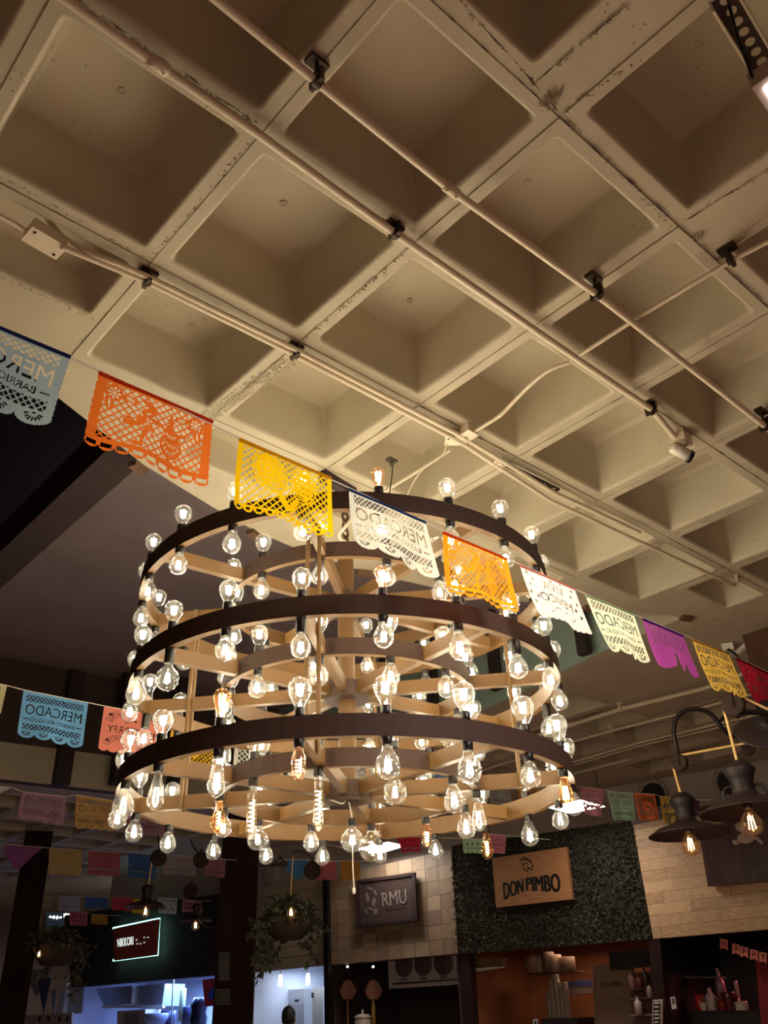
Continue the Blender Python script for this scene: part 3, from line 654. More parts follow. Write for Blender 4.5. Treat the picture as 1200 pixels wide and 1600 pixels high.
def design(kind, n, asp):
    M = Mask(n, asp)
    if kind == 'market':
        M.lattice(M.rect(.06, .94, .08, .22), .085, .26); M.text('MERCADO', .07, .93, .27, .49)
        M.text('BARRIO ANTIGUO', .16, .84, .55, .64); M.cut(M.rect(.06, .13, .585, .605) | M.rect(.87, .94, .585, .605))
        M.lattice(M.rect(.06, .94, .69, .82), .085, .26); M.fans(4, .86, .105); M.scallop(4, .1, .014)
        M.cut(M.rect(.075, .1, .29, .33))
    elif kind == 'monterrey':
        M.text('MONTERREY', .1, .9, .4, .56)
        for cx in (.25, .75):
            for rr in (.15, .2, .26):
                for a in np.linspace(.15, math.pi-.15, int(rr*55)):
                    M.cut(M.ell(cx+math.cos(a)*rr/asp, .32-math.sin(a)*rr*.9, .026, .008, -a)); M.cut(M.ell(cx+math.cos(a)*rr/asp, .86-math.sin(a)*rr*.9, .024, .008, -a))
        for x, y in ((.5, .24), (.5, .68), (.12, .16), (.88, .16), (.12, .74), (.88, .74)): M.cut(M.ell(x-.014, y, .022, .03, .5) | M.ell(x+.014, y, .022, .03, -.5))
        M.scallop(7, .06, .01)
    elif kind == 'dancers':
        M.lattice(M.rect(.08, .92, .07, .84), .105, .27)
        # man in a wide hat bowing, woman with a full skirt
        for e in ((.44, .2, .13, .035, .5), (.46, .27, .05, .06, 0), (.4, .38, .07, .15, .5), (.33, .52, .12, .035, -.3), (.27, .5, .03, .06, .4), (.45, .5, .035, .12, -.4), (.41, .66, .035, .14, .2), (.37, .79, .07, .03, 0), (.48, .4, .1, .025, .3),
                  (.63, .3, .045, .06, 0), (.63, .22, .02, .04, 0), (.63, .44, .07, .1, 0), (.65, .63, .16, .17, 0), (.55, .42, .09, .022, .6), (.72, .44, .11, .025, -.3), (.65, .83, .03, .06, 0)): M.add(M.ell(*e))
        for k in range(7):
            t = k/6; M.cut(M.ell(.58+.14*t, .64+.09*math.sin(math.pi*t), .009, .026, .4-.8*t)); M.cut(M.ell(.59+.13*t, .58+.05*math.sin(math.pi*t), .008, .02, .4-.8*t))
            M.cut(M.ell(.6+.08*t, .49+.02*math.sin(math.pi*t), .007, .018, 0))
        for e in ((.43, .33, .03, .012, -.4), (.37, .36, .035, .01, .9), (.43, .44, .01, .06, -.4), (.46, .6, .01, .05, .1), (.42, .7, .009, .05, .2)): M.cut(M.ell(*e))
        for cx, sx in ((.15, 1), (.85, -1)):
            M.flower(cx, .19, .075)
            for a, (dx, dy) in ((.3*sx, (.13*sx, .02)), (1.4, (-.02*sx, .15))):
                M.add(M.ell(cx+dx/1., .19+dy, .1, .05, a))
                for q in (-.014, .014): M.cut(M.ell(cx+dx, .19+dy+q, .055, .009, a))
        ph = (M.X/asp*9) % 1
        M.cut((M.Y > .9) & (np.abs(ph-.5)*2 < .72) & (M.Y < .955) & (M.Y > .905))
        M.scallop(9, .075, .018, 9)
    elif kind == 'gourds':
        M.lattice(M.rect(.05, .95, .05, .9), .105, .26)
        for cx, cy_, rx, ry, ro in ((.32, .32, .2, .28, -.45), (.68, .36, .19, .24, .4)):
            M.add(M.ell(cx, cy_, rx*1.22, ry*1.18, ro)); ring = M.ell(cx, cy_, rx*1.08, ry*1.06, ro) & ~M.ell(cx, cy_, rx*1.0, ry*.99, ro)
            M.cut(ring & (((np.arctan2(M.Y-cy_, M.X-cx*asp)*5/math.pi) % 1) > .25))
            for q in range(4):
                for k in range(4):
                    x, y = cx-.09+.055*k+.012*q, cy_-.12+.075*q
                    M.cut(M.ell(x-.008, y, .016, .005, -.8) | M.ell(x+.008, y, .016, .005, .8))
            for q in range(3): M.cut(M.ell(cx+.04*(1 if cx < .5 else -1), cy_+.17+.035*q, .07, .006, 0))
        M.add(M.ell(.45, .72, .05, .16, -.7) | M.ell(.56, .72, .05, .16, .7))
        M.scallop(11, .07, .008, 26)
        ph = (M.X/asp*11) % 1; M.cut((np.abs(ph-.5) < .2) & (M.Y > .925) & (M.Y < .965))
    elif kind == 'viva':
        M.text('VIVA', .3, .7, .16, .36); M.text('MEXICO', .2, .8, .44, .62)
        for x, y in ((.09, .1), (.17, .2), (.1, .33), (.07, .5), (.17, .55), (.1, .68), (.9, .12), (.84, .27), (.92, .4), (.86, .55), (.92, .68), (.5, .1), (.33, .08), (.7, .08)):
            M.cut((np.abs(M.X-x*asp)*1.1+np.abs(M.Y-y)) < .045)
        for k in range(8):
            t = k/7; M.cut(M.ell(.22+.24*t, .78+.05*math.sin(2*math.pi*t), .013, .028, 0)); M.cut(M.ell(.54+.24*t, .78-.05*math.sin(2*math.pi*t), .013, .028, 0))
        M.scallop(12, .035, .012, 16)
    elif kind == 'lattice':
        M.lattice(M.rect(.08, .92, .1, .8), .12, .28); M.add(M.ell(.6, .5, .24, .2, .3)); M.cut(M.ell(.6, .5, .15, .03, .3) | M.ell(.7, .6, .06, .03)); M.scallop(4, .1, .01)
    elif kind == 'bold':
        M.cut(M.rect(.1, .9, .62, .68)); 
        for k in range(4): M.cut(M.ell(.2+.2*k, .35, .06, .12, .4)); M.cut(M.ell(.2+.2*k, .8, .05, .03))
        M.scallop(5, .1, .0)
    elif kind == 'rays':
        for a in np.linspace(.3, 2.8, 9): M.cut(M.ell(.5+math.cos(a)*.3/asp, .2+math.sin(a)*.3, .2, .02, a))
        M.scallop(4, .12, .0)
    elif kind == 'torn':
        M.lattice(M.rect(.08, .92, .06, .5), .1, .45)
        x = M.X/asp
        edge = .93+.05*np.sin(x*9)-.34*np.exp(-((x-.52)/.07)**2)-.25*np.exp(-((x-.8)/.05)**2)-.12*np.exp(-((x-.66)/.03)**2)
        M.cut(M.Y > edge)
    elif kind == 'triangle':
        M.cut(M.Y > 1-np.abs(M.X/asp-.35)*1.5); M.scallop(4, .02, 0)
    else:
        M.cut(M.rect(.1, .9, .72, .76)); M.scallop(5, .09, .0)
    return M
PAPERS = {}
def flag(kind, col, corners, label, group, n=100, hem=None, wave=.01, waves=1.5, trans=.45):
    """corners: world TL, TR, BR, BL"""
    TL, TR, BR, BL = [np.array(c) for c in corners]
    asp = max(.8, min(2.2, (np.linalg.norm(TR-TL)+np.linalg.norm(BR-BL))/(np.linalg.norm(BL-TL)+np.linalg.norm(BR-TR))))
    M = design(kind, n, asp); m = M.m; m[0, :] = True
    Hn, W = m.shape
    nrm = np.cross(TR-TL, BL-TL); nrm = nrm/np.linalg.norm(nrm)
    def pos(u, v):
        p = (1-v)*((1-u)*TL+u*TR)+v*((1-u)*BL+u*BR)
        return p+nrm*(wave*v*math.sin(2*math.pi*waves*u+.8)+wave*.5*math.sin(math.pi*v)*math.cos(5*u))
    idx = -np.ones((Hn+1, W+1), int); vs = []; fs = []
    for i in range(Hn):
        for j in range(W):
            if m[i, j]:
                q = []
                for a, b in ((i, j), (i, j+1), (i+1, j+1), (i+1, j)):
                    if idx[a, b] < 0: idx[a, b] = len(vs); vs.append(pos(b/W, a/Hn))
                    q.append(idx[a, b])
                fs.append(q)
    key = (col, trans)
    if key not in PAPERS: PAPERS[key] = paper_mat('tissue_'+col.strip('#'), col, trans)
    org = Vector((TL+TR)/2); me = bpy.data.meshes.new('paper_flag'); me.from_pydata([tuple(Vector(v)-org) for v in vs], [], fs); me.update()
    o = bpy.data.objects.new('paper_flag', me); C.objects.link(o); o.location = org; me.materials.append(PAPERS[key])
    tag(o, label, 'flag', group)
    if hem:
        hk = (hem, .2)
        if hk not in PAPERS: PAPERS[hk] = paper_mat('tissue_'+hem.strip('#'), hem, .2)
        K = 12; vs = []; h_ = .045
        for k in range(K+1):
            for v, s in ((0, 1), (h_, 1), (h_, -1), (0, -1)): vs.append(tuple(Vector(pos(k/K, v)+nrm*(s*.0022))-org))
        fs = [(k*4+a, (k+1)*4+a, (k+1)*4+(a+1) % 4, k*4+(a+1) % 4) for k in range(K) for a in range(4)]
        hm = bpy.data.meshes.new('hem'); hm.from_pydata(vs, [], fs); hm.update(); hm.materials.append(PAPERS[hk])
        h = bpy.data.objects.new('hem', hm); C.objects.link(h); h.parent = o
    return o
M_STRING = mat('white_string', (.7, .62, .5), .7)
def string(pts, label, r=.0022, m=None):
    b = MB(); b.tube(pts, r, 6); return tag(b.build('string', m or M_STRING), label, 'string')
# the near row: a level string crossing the room in front of the chandelier
SR = .64; SA = g(1.5156*SR, 4.0991*SR, 3.4025*SR); SV = Vector((1.00990, .04927, .01856))*(SR*U)
SNrm = Vector((SV.y, -SV.x, 0)).normalized()
def onrow(px, py): return onplane(px, py, SA, SNrm)
near = 'cut paper flags on the nearest string'
ROW1 = [
 ('market', '#9fb2b4', [(-126, 458), (111, 556), (74, 672), (-150, 578)], 'blue grey cut paper flag cropped by the left frame edge, showing mirrored market lettering', '#1d2448', 170),
 ('dancers', '#f07a2c', [(155, 580), (333, 657), (322, 764), (133, 688)], 'large orange cut paper flag of two dancers at the left, below the coffers', '#b33213', 190),
 ('gourds', '#ffcf12', [(374, 684), (518, 746), (518, 842), (369, 790)], 'bright yellow cut paper flag with two round gourds over the top chandelier ring', '#c98a10', 150),
 ('market', '#d9dccf', [(545, 763), (665, 815), (686, 908), (558, 846)], 'pale grey cut paper flag with dark blue hem in front of the chandelier', '#26365c', 140),
 ('dancers', '#ff961e', [(692, 830), (792, 872), (809, 958), (702, 922)], 'bright orange cut paper flag of dancers at the right of the top chandelier ring', '#c2410f', 130),
 ('viva', '#f2ddd6', [(812, 882), (897, 919), (923, 993), (845, 957)], 'pale pink cut paper flag with confetti cuts just right of the chandelier', '#e08a78', 110),
 ('market', '#e3e8cb', [(914, 928), (990, 959), (1015, 1038), (957, 1014)], 'pale green cut paper flag with market lettering before the teal wall', '#a9c489', 110),
 ('torn', '#a8489f', [(1004, 966), (1067, 993), (1092, 1062), (1032, 1040)], 'torn purple paper flag between the pale green and the mustard flags', '#4d1680', 90),
 ('market', '#f0c65a', [(1081, 998), (1138, 1021), (1167, 1091), (1117, 1077)], 'mustard yellow cut paper flag with market lettering left of the red flag', '#c09030', 100),
 ('viva', '#b32438', [(1150, 1027), (1222, 1062), (1240, 1140), (1186, 1102)], 'dark red cut paper flag at the right frame edge below the wooden column', '#6d1020', 90)]
for kind, col, cs, lab, hem, n_ in ROW1: flag(kind, col, [onrow(*c) for c in cs], lab, near, n_, hem, .012)
string([onrow(-130, 456), onrow(155, 579), onrow(372, 683), onrow(545, 762), onrow(692, 829.5), onrow(812, 881.5), onrow(914, 927.5), onrow(1004, 965.5), onrow(1081, 997.5), onrow(1150, 1026.5), onrow(1230, 1064)], 'white string of the nearest flag row, crossing from the left edge to the right edge')
def row(a, b, flags, group, slabel=None, n=60, wave=.012):
    """a, b: ((px, py), distance) ends of a straight string; flags hang in its vertical plane"""
    A, B = atd(*a[0], a[1]), atd(*b[0], b[1]); nn = Vector((B.y-A.y, A.x-B.x, 0)).normalized()
    f = lambda px, py: onplane(px, py, A, nn)
    tops = []
    for kind, col, cs, lab, *rest in flags:
        P = [f(*c) for c in cs]; tops += [P[0], P[1]]
        flag(kind, col, P, lab, group, rest[0] if rest else n, rest[1] if len(rest) > 1 else None, wave)
    if slabel: string([A+(tops[0]-tops[0])]+tops+[B], slabel)
mid = 'cut paper flags on the string behind the chandelier'
row(((-70, 1052), 4.75), ((745, 1200), 5.9), [
 ('lattice', '#dcd0a4', [(-90, 1050), (11, 1071), (0, 1119), (-96, 1102)], 'cream cut paper flag cropped at the left edge beside the light blue one', 70),
 ('market', '#78b4e8', [(37, 1078), (138, 1098), (128, 1170), (27, 1149)], 'light blue cut paper flag with mirrored market lettering left of the chandelier', 120),
 ('monterrey', '#f0907e', [(163, 1103), (262, 1121), (254, 1194), (154, 1170)], 'salmon pink cut paper flag with mirrored city name partly behind the chandelier bulbs', 120),
 ('gourds', '#e0b030', [(270, 1126), (345, 1143), (338, 1203), (262, 1190)], 'golden yellow lattice flag seen between the left bottom and middle chandelier rings', 90),
 ('lattice', '#d8d6cc', [(368, 1155), (445, 1170), (440, 1236), (364, 1222)], 'white cut paper flag behind the bottom chandelier tier, left of the lettered white one', 80),
 ('viva', '#d8d6cc', [(455, 1165), (530, 1180), (524, 1228), (450, 1212)], 'white flag with mirrored country lettering behind the bottom chandelier tier', 90),
 ('market', '#b9b5ad', [(553, 1180), (622, 1192), (617, 1240), (549, 1228)], 'greyish flag behind the hub of the bottom chandelier tier', 70),
 ('plain', '#5a82ae', [(682, 1190), (736, 1200), (734, 1238), (680, 1230)], 'blue flag behind the right part of the bottom chandelier tier', 50)], mid, 'white string of flags passing behind the chandelier from the left edge')
far1 = 'cut paper flags on the string across the far left bay'
row(((-60, 1222), 6.7), ((560, 1330), 9.0), [
 ('triangle', '#d6d2cc', [(-40, 1226), (17, 1230), (10, 1256), (-44, 1258)], 'white folded flag corner at the left edge, left of the mauve flag', 50),
 ('lattice', '#b48aa0', [(35, 1237), (104, 1245), (98, 1290), (28, 1278)], 'mauve lattice flag at the lower left below the light blue one', 90),
 ('market', '#d8ad62', [(120, 1242), (187, 1253), (181, 1299), (118, 1294)], 'tan flag with market lettering left of the bottom chandelier ring', 90),
 ('lattice', '#a0707c', [(200, 1256), (262, 1266), (257, 1307), (199, 1299)], 'dusky pink lattice flag behind the lowest left chandelier bulbs', 60)], far1, 'thin string of flags across the far left bay')
far2 = 'blurred paper flags on the deeper left string'
row(((-20, 1318), 8.6), ((370, 1344), 9.6), [
 ('triangle', '#9a5a90', [(8, 1319), (67, 1324), (62, 1364), (8, 1358)], 'plum purple flag on the deeper string at the lower left edge', 50),
 ('plain', '#c0a468', [(77, 1325), (128, 1328), (127, 1369), (77, 1366)], 'dull yellow flag with a slit line, right of the plum one', 50),
 ('plain', '#b0606a', [(139, 1329), (188, 1332), (187, 1370), (138, 1367)], 'dull red pink flag between the dull yellow and the blue one', 50),
 ('plain', '#4a6a9c', [(201, 1332), (244, 1336), (243, 1374), (201, 1371)], 'dull blue flag right of the red pink one at the lower left', 50),
 ('plain', '#a09494', [(256, 1335), (308, 1340), (305, 1369), (255, 1366)], 'dull white flag right of the blue one, below the chandelier', 50),
 ('plain', '#a06c78', [(322, 1340), (353, 1343), (350, 1372), (321, 1368)], 'dull mauve flag left of the big wooden column', 40)], far2, 'thin string of the deeper blurred flags at lower left')
far3 = 'small flags over the market stalls at far left'
row(((40, 1399), 12.6), ((330, 1408), 13.4), [
 ('plain', '#b09a70', [(60, 1400), (82, 1401), (82, 1420), (60, 1419)], 'small cream flag beside the left column', 30),
 ('plain', '#b4b0ac', [(92, 1400), (126, 1401), (125, 1425), (92, 1423)], 'small white flag above the small light blue one at far left', 30),
 ('plain', '#4c6c9a', [(133, 1401), (168, 1402), (167, 1421), (133, 1419)], 'small dull blue flag left of the red one at far left', 30),
 ('bold', '#d8444e', [(176, 1402), (208, 1403), (206, 1424), (176, 1422)], 'small red flag lit by the LED panel at far left', 36),
 ('rays', '#f2c52a', [(209, 1405), (226, 1405), (223, 1428), (206, 1427)], 'small bright yellow flag with ray cuts beside the red one', 36),
 ('market', '#dedccf', [(247, 1402), (277, 1404), (275, 1429), (248, 1427)], 'small white flag above the lit stall sign', 40),
 ('bold', '#c07c84', [(285, 1405), (314, 1408), (316, 1426), (285, 1425)], 'small pink flag right of the white one above the stall sign', 36)], far3, 'thin string of the small flags over the far left stalls')
row(((45, 1423), 13.0), ((190, 1431), 13.4), [
 ('plain', '#c8c4c0', [(53, 1424), (64, 1425), (63, 1444), (53, 1443)], 'tiny white flag next to the left column below the cream one', 24),
 ('bold', '#86b0cc', [(73, 1425), (100, 1427), (99, 1449), (73, 1448)], 'small light blue flag under the left LED panel', 30),
 ('bold', '#c8646c', [(109, 1424), (137, 1426), (136, 1447), (109, 1446)], 'small rose red flag right of the small light blue one', 30),
 ('plain', '#c08a3a', [(143, 1428), (168, 1430), (168, 1445), (143, 1444)], 'small orange brown flag above the dark stall front', 30)], 'lower small flags at far left', 'thin lower string of small flags at far left')
row(((880, 1226), 8.3), ((1110, 1250), 7.6), [
 ('viva', '#d08c98', [(905, 1229), (942, 1233), (941, 1277), (913, 1272)], 'rose pink flag in front of the LED panel, right of the chandelier', 50),
 ('market', '#a9cfae', [(948, 1236), (988, 1239), (994, 1283), (957, 1281)], 'mint green cut paper flag over the dark hedge panel', 70),
 ('lattice', '#e07248', [(989, 1239), (1023, 1241), (1031, 1283), (998, 1282)], 'burnt orange flag before the left round vent', 60),
 ('bold', '#c4a04a', [(1030, 1244), (1062, 1247), (1062, 1287), (1036, 1287)], 'mustard flag left of the front pulley lamp rope', 50),
 ('plain', '#54304e', [(1066, 1248), (1093, 1250), (1092, 1276), (1066, 1275)], 'dark purple flag right of the front pulley lamp rope', 30)], 'flags on the far right string', 'thin far right string of flags above the hedge panel')
row(((430, 1342), 8.0), ((575, 1345), 8.3), [
 ('triangle', '#4a7fae', [(449, 1343), (492, 1344), (492, 1376), (449, 1376)], 'blue flag folded to a triangle over the hanging plant', 50),
 ('plain', '#b06068', [(494, 1345), (525, 1346), (525, 1376), (493, 1375)], 'dull red flag left of the dark framed sign', 40),
 ('plain', '#b07c3a', [(533, 1345), (562, 1346), (562, 1376), (533, 1375)], 'orange brown flag right of the dull red one below the chandelier', 40)], 'flags over the hanging plant', 'thin string of flags over the hanging plant')
row(((610, 1306), 7.6), ((860, 1312), 7.4), [
 ('plain', '#b83040', [(620, 1308), (656, 1308), (658, 1331), (628, 1332)], 'red flag right of the LED panel under the chandelier', 40),
 ('bold', '#a8c4a0', [(722, 1310), (763, 1312), (761, 1334), (724, 1333)], 'pale green flag above the stall sign, left of the pink one', 50),
 ('viva', '#c8788a', [(765, 1303), (791, 1305), (789, 1334), (764, 1333)], 'dusty pink flag at the right below the chandelier', 40)], 'flags below the right chandelier rings', 'thin string below the right lower chandelier')
row(((740, 1218), 7.8), ((870, 1236), 7.6), [
 ('market', '#9a9a94', [(762, 1222), (796, 1228), (801, 1262), (767, 1257)], 'grey white flag behind the right lower chandelier rings', 60),
 ('lattice', '#b0763a', [(808, 1226), (851, 1233), (851, 1272), (812, 1267)], 'copper brown lattice flag behind the right lower chandelier ring', 60)], 'flags behind the right lower chandelier', 'thin string behind the right lower chandelier')
# ================================================================== pulley lamps at the right
M_ROPE = mat('golden_rope', (.72, .46, .17), .7, bump=.4, bscale=120)
M_RUST = mat('rusty_iron', (.035, .02, .017), .8, 0, spec=.15, noise=.4, nscale=14)
M_SHADE = mat('dark_shade_enamel', (.016, .009, .008), .5, 0, spec=.25)
M_LGLASS = glass_mat('warm_bulb_glass', (1., .84, .66), .3, (1, .85, .7))
M_LFIL = emit_mat('lamp_filament', (1., .58, .24), LAMP_E)
fil4 = fil_me(4, .014, -.03, -.085, 'filament', .0016)
def warm_bulb(parent, P, s=1.0, name='bulb'):
    gm = lathe_me([(.016*s, 0), (.018*s, -.012*s), (.034*s, -.03*s), (.044*s, -.05*s), (.047*s, -.068*s), (.042*s, -.09*s), (.026*s, -.107*s), (.01*s, -.114*s), (0, -.115*s)], 'bulb', 16)
    b_ = part(name, gm, M_LGLASS, parent, P); f_ = part('filament', fil4, M_LFIL, b_, (0, 0, 0)); f_.scale = (s, s, s); return b_
def shade_mesh(r, k=1.0):
    mb = MB(); s = r/.2
    mb.lathe([(0, .205*s), (.03*s, .205*s), (.05*s, .19*s), (.062*s, .175*s), (.066*s, .168*s), (.05*s, .135*s), (.046*s, .12*s), (.048*s, .09*s), (.046*s, .085*s), (.058*s, .062*s), (.1*s, .047*s), (.15*s, .03*s), (.19*s, .006*s), (.2*s, 0), (.198*s, -.004*s), (.185*s, .003*s), (.1*s, .035*s), (.04*s, .05*s), (0, .05*s)], 28)
    return mesh_of(mb, 'lamp_shade')
def handle_mesh(r, a):
    s = r/.2; mb = MB(); c, n = math.cos(a), math.sin(a)
    pts = [(x*s*c, x*s*n, z*s) for x, z in ((.047, .105), (.07, .1), (.082, .08), (.082, .055), (.076, .04))]
    mb.tube(smooth_path(pts, 4), .006*s, 6); return mesh_of(mb, 'handle')
def pulley(parent, P, r, nrm, label=None):
    q = Vector(nrm).normalized().to_track_quat('Z', 'Y').to_matrix().to_4x4(); q = Matrix.Translation(P) @ q
    mb = MB(); mb.lathe([(0, -.014), (r*.3, -.016), (r*.9, -.014), (r, -.012), (r, -.007), (r*.9, -.003), (r*.9, .003), (r, .007), (r, .012), (r*.9, .014), (r*.3, .016), (0, .014)], 24, q); w_ = mb.build('pulley_wheel', M_RUST, parent)
    mb = MB(); X = (q.to_3x3() @ Vector((0, 0, 1)))
    for s in (-1, 1): mb.bar(P+X*(s*.02)+Vector((0, 0, r*1.2)), P+X*(s*.02)-Vector((0, 0, r*.35)), r*.35, .005, X)
    mb.lathe([(0, -.025), (.009, -.025), (.009, .025), (0, .025)], 8, q); mb.build('pulley_bracket', M_RUST, parent)
def pulley_lamp(lab, cx, cy_, d, rpx, top, pul, arm, rope_end, prad):
    base = atd(cx, cy_, d); t = thing('pulley_lamp', lab, 'lamp', base, 'rope and pulley lamps at the right')
    D = (base-EYEV).length; pp = lambda q, dd=0: atd(q[0], q[1], d+dd)
    r = rpx*D/F
    part('lamp_shade', shade_mesh(r), M_SHADE, t, (0, 0, 0))
    va = math.atan2(base.y, base.x)+math.pi/2
    for k in (0, 1): part('handle', handle_mesh(r, va+math.pi*k), M_SHADE, t, (0, 0, 0))
    mb = MB(); mb.lathe([(0, .05), (.02, .05), (.02, .012), (0, .012)], 12); part('socket', mesh_of(mb, 'socket'), M_SOCK, t, (0, 0, -.0))
    b_ = warm_bulb(t, (0, 0, .012), 1.0)
    P = pp(pul); nrm = Vector((-base.x, -base.y, 0)).normalized()*.92+Vector((-base.y, base.x, 0)).normalized()*.35
    pulley(t, P, prad*D/F, nrm)
    left = nrm.cross(Vector((0, 0, 1))).normalized(); left = left if left.dot(rt) < 0 else -left
    R_ = prad*D/F*.92; topP = base+Vector((0, 0, r/.2*.205)); 
    arc = [P+left*(R_*math.cos(a))+Vector((0, 0, R_*math.sin(a))) for a in np.linspace(-.15, math.pi*.62, 8)]
    mb = MB(); mb.tube([topP]+arc+[pp(rope_end, .15)], .0062, 8); mb.build('rope', M_ROPE, t)
    mb = MB(); pts = smooth_path([P+Vector((0, 0, prad*D/F*1.15))]+[pp(q, e) for q, e in arm], 6); mb.tube(pts, .012, 8); mb.build('arm', M_BLACKIRON, t)
    return t, pp
t1, p1 = pulley_lamp('black pulley lamp in front at right, lower of two, hanging from a goose neck arm', 1076, 1304, 4.9, 55, (1068, 1276), (1062, 1192), [((1053, 1145), 0), ((1058, 1120), 0), ((1076, 1109), 0), ((1100, 1110), .02), ((1117, 1122), .04), ((1130, 1140), .06), ((1146, 1150), .08), ((1166, 1150), .1), ((1190, 1144), .14), ((1260, 1130), .25)], (1290, 1138), 12)
mb = MB(); mb.tube(smooth_path([p1((1124, 1128), .04), p1((1130, 1121), .05), p1((1138, 1117), .06)], 4), .008, 6); mb.build('brace', M_BLACKIRON, t1)
P = p1((1169, 1168), .1); pulley(t1, P, 10*4.9/F*1.06, Vector((-P.x, -P.y, 0)))
mb = MB(); mb.tube([p1((1163, 1150), .1), p1((1166, 1158), .1)], .011, 6); mb.build('arm', M_BLACKIRON, t1)
t2, p2 = pulley_lamp('larger looking black pulley lamp at right edge, upper of two, on vertical golden rope', 1170, 1268, 4.25, 67, (1159, 1208), (1146, 1101), [((1150, 1118), 0), ((1158, 1112), 0), ((1170, 1113), .02), ((1200, 1113), .06), ((1260, 1112), .12)], (1290, 1150), 17)
mb = MB()
q = [p2((1154, 1112), .01), p2((1161, 1104), .01), p2((1168, 1112), .01), p2((1162, 1120), .01)]
for a in range(4): mb.tube([q[a], q[a].lerp(q[(a+1) % 4], .5).lerp(p2((1161, 1112), .01), .3), q[(a+1) % 4]], .006, 6)
mb.build('scroll', M_BLACKIRON, t2)
# upper lamp arm and tilted shade, cropped by the frame
base = atd(1196, 1143, 4.4); t3 = thing('pulley_lamp', 'tilted black lamp shade cropped by the right edge under the red flag', 'lamp', base)
sm_ = shade_mesh(.15); ob = part('lamp_shade', sm_, M_SHADE, t3, (.02, .0, 0)); ob.rotation_euler = Vector((-.62, -.5, .8)).to_track_quat('Z', 'Y').to_euler()
mb = MB(); mb.tube(smooth_path([atd(1136, 1016, 4.4), atd(1150, 1026, 4.4), atd(1163, 1046, 4.4), atd(1169, 1064, 4.4), atd(1178, 1085, 4.42), atd(1192, 1099, 4.44), atd(1260, 1112, 4.5)], 6), .013, 8); mb.lathe([(0, -.02), (.02, -.012), (.02, .012), (0, .02)], 10, Matrix.Translation(atd(1167, 1060, 4.4))); mb.build('arm', M_BLACKIRON, t3)
# wooden column the lamps are fixed to
P = onz(1160, 993, H); Q = onz(1200, 980, H); d = (Q-P).normalized(); d2 = Vector((-d.y, d.x, 0)); d2 = d2 if d2.dot(P-EYEV) > 0 else -d2
M_COLW = mat('stained_wood', (.028, .0105, .0085), .75, noise=.35, nscale=5, stretch=(5, 5, .6), spec=.15); M_COLB = mat('brown_wood', (.11, .052, .027), .6, noise=.35, nscale=5, stretch=(5, 5, .6), spec=.2)
b = MB(); b.box(P+d*.22+d2*.22+Vector((0, 0, -H/2)), .44, .44, H, (d, d2, Vector((0, 0, 1)))); tag(b.build('wooden_column', M_COLB), 'dark stained wooden column top at the right edge above the red flag', 'column')
b = MB(); A, B = onz(1128, 1013, H-.03), onz(1146, 1010, H-.03); b.bar(A, B, .05, .05); b.bar(onz(1150, 1022, H-.04), onz(1166, 1008, H-.04), .03, .03); tag(b.build('tube_fixture', mat('fixture_white', (.8, .76, .68), .5)), 'small white tube light fixture on the ceiling left of the wooden column', 'light')

# ================================================================== shop fronts: the wall beyond
def quadbox(b, cs, off, th):            # cs: TL TR BR BL pixels on the wall plane
    fr = [onwall(*c, off) for c in cs]; bk = [p-WN*th for p in fr]; b.hexa(bk, fr); return b
def bil(cs, u, v):
    TL, TR, BR, BL = [Vector(c) for c in cs]; return (TL*(1-u)+TR*u)*(1-v)+(BL*(1-u)+BR*u)*v
def piece(cs, off, th, u0_, u1_, v0, v1, gap=0.0):
    """box covering a sub-rectangle of a wall quad given as world corners"""
    b = MB(); q = [bil(cs, u0_, v0), bil(cs, u1_, v0), bil(cs, u1_, v1), bil(cs, u0_, v1)]; c = (q[0]+q[1]+q[2]+q[3])/4
    q = [c+(p-c)*(1-gap)+WN*off for p in q]; b.hexa([p-WN*th for p in q], q); return b
def wq(cs, off): return [onwall(*c, off) for c in cs]
M_UPW = mat('upper_wall_grey', (.46, .39, .36), .8, noise=.08, nscale=2)
# plain wall above the shop panels (whole length), opening band below filled by stalls
b = MB()
A = WP+WD*9.5; B = WP-WD*3.0
b.hexa([Vector((p.x, p.y, z)) for p in (A-WN*.26, B-WN*.26, B-WN*.16, A-WN*.16) for z in (3.05,)], [Vector((p.x, p.y, H+.02)) for p in (A-WN*.26, B-WN*.26, B-WN*.16, A-WN*.16)])
wall_shops = struct(b.build('wall_shops', M_UPW))
# round vents
for cx, cy_, lab in ((1021, 1243, 'round dark vent high on the wall behind the orange flag'), (1141, 1222, 'round dark vent high on the wall behind the upper pulley lamp')):
    P = onwall(cx, cy_, -.15); q = Matrix.Translation(P) @ WN.to_track_quat('Z', 'Y').to_matrix().to_4x4(); R_ = .155
    b = MB(); b.lathe([(R_, 0), (R_*1.12, .01), (R_*1.1, .03), (R_*.9, .035), (R_*.84, .0)], 28, q); o = tag(b.build('round_vent', mat('vent_ring', (.36, .3, .27), .6)), lab, 'vent', 'round wall vents')
    b = MB(); b.lathe([(0, .004), (R_*.84, .004)], 24, q); b.build('duct_mouth', mat('duct_black', (.012, .01, .01), .6), o)
    b = MB(); Xd = q.to_3x3() @ Vector((1, 0, 0)); Yd = q.to_3x3() @ Vector((0, 1, 0))
    for k in range(-2, 3):
        h_ = math.sqrt(max(0, .7-(k*.3)**2))*R_; b.bar(P+Yd*(k*.3*R_)-Xd*h_+WN*.012, P+Yd*(k*.3*R_)+Xd*h_+WN*.012, .012, .01, WN)
    b.build('grille', M_DARKSTEEL, o)

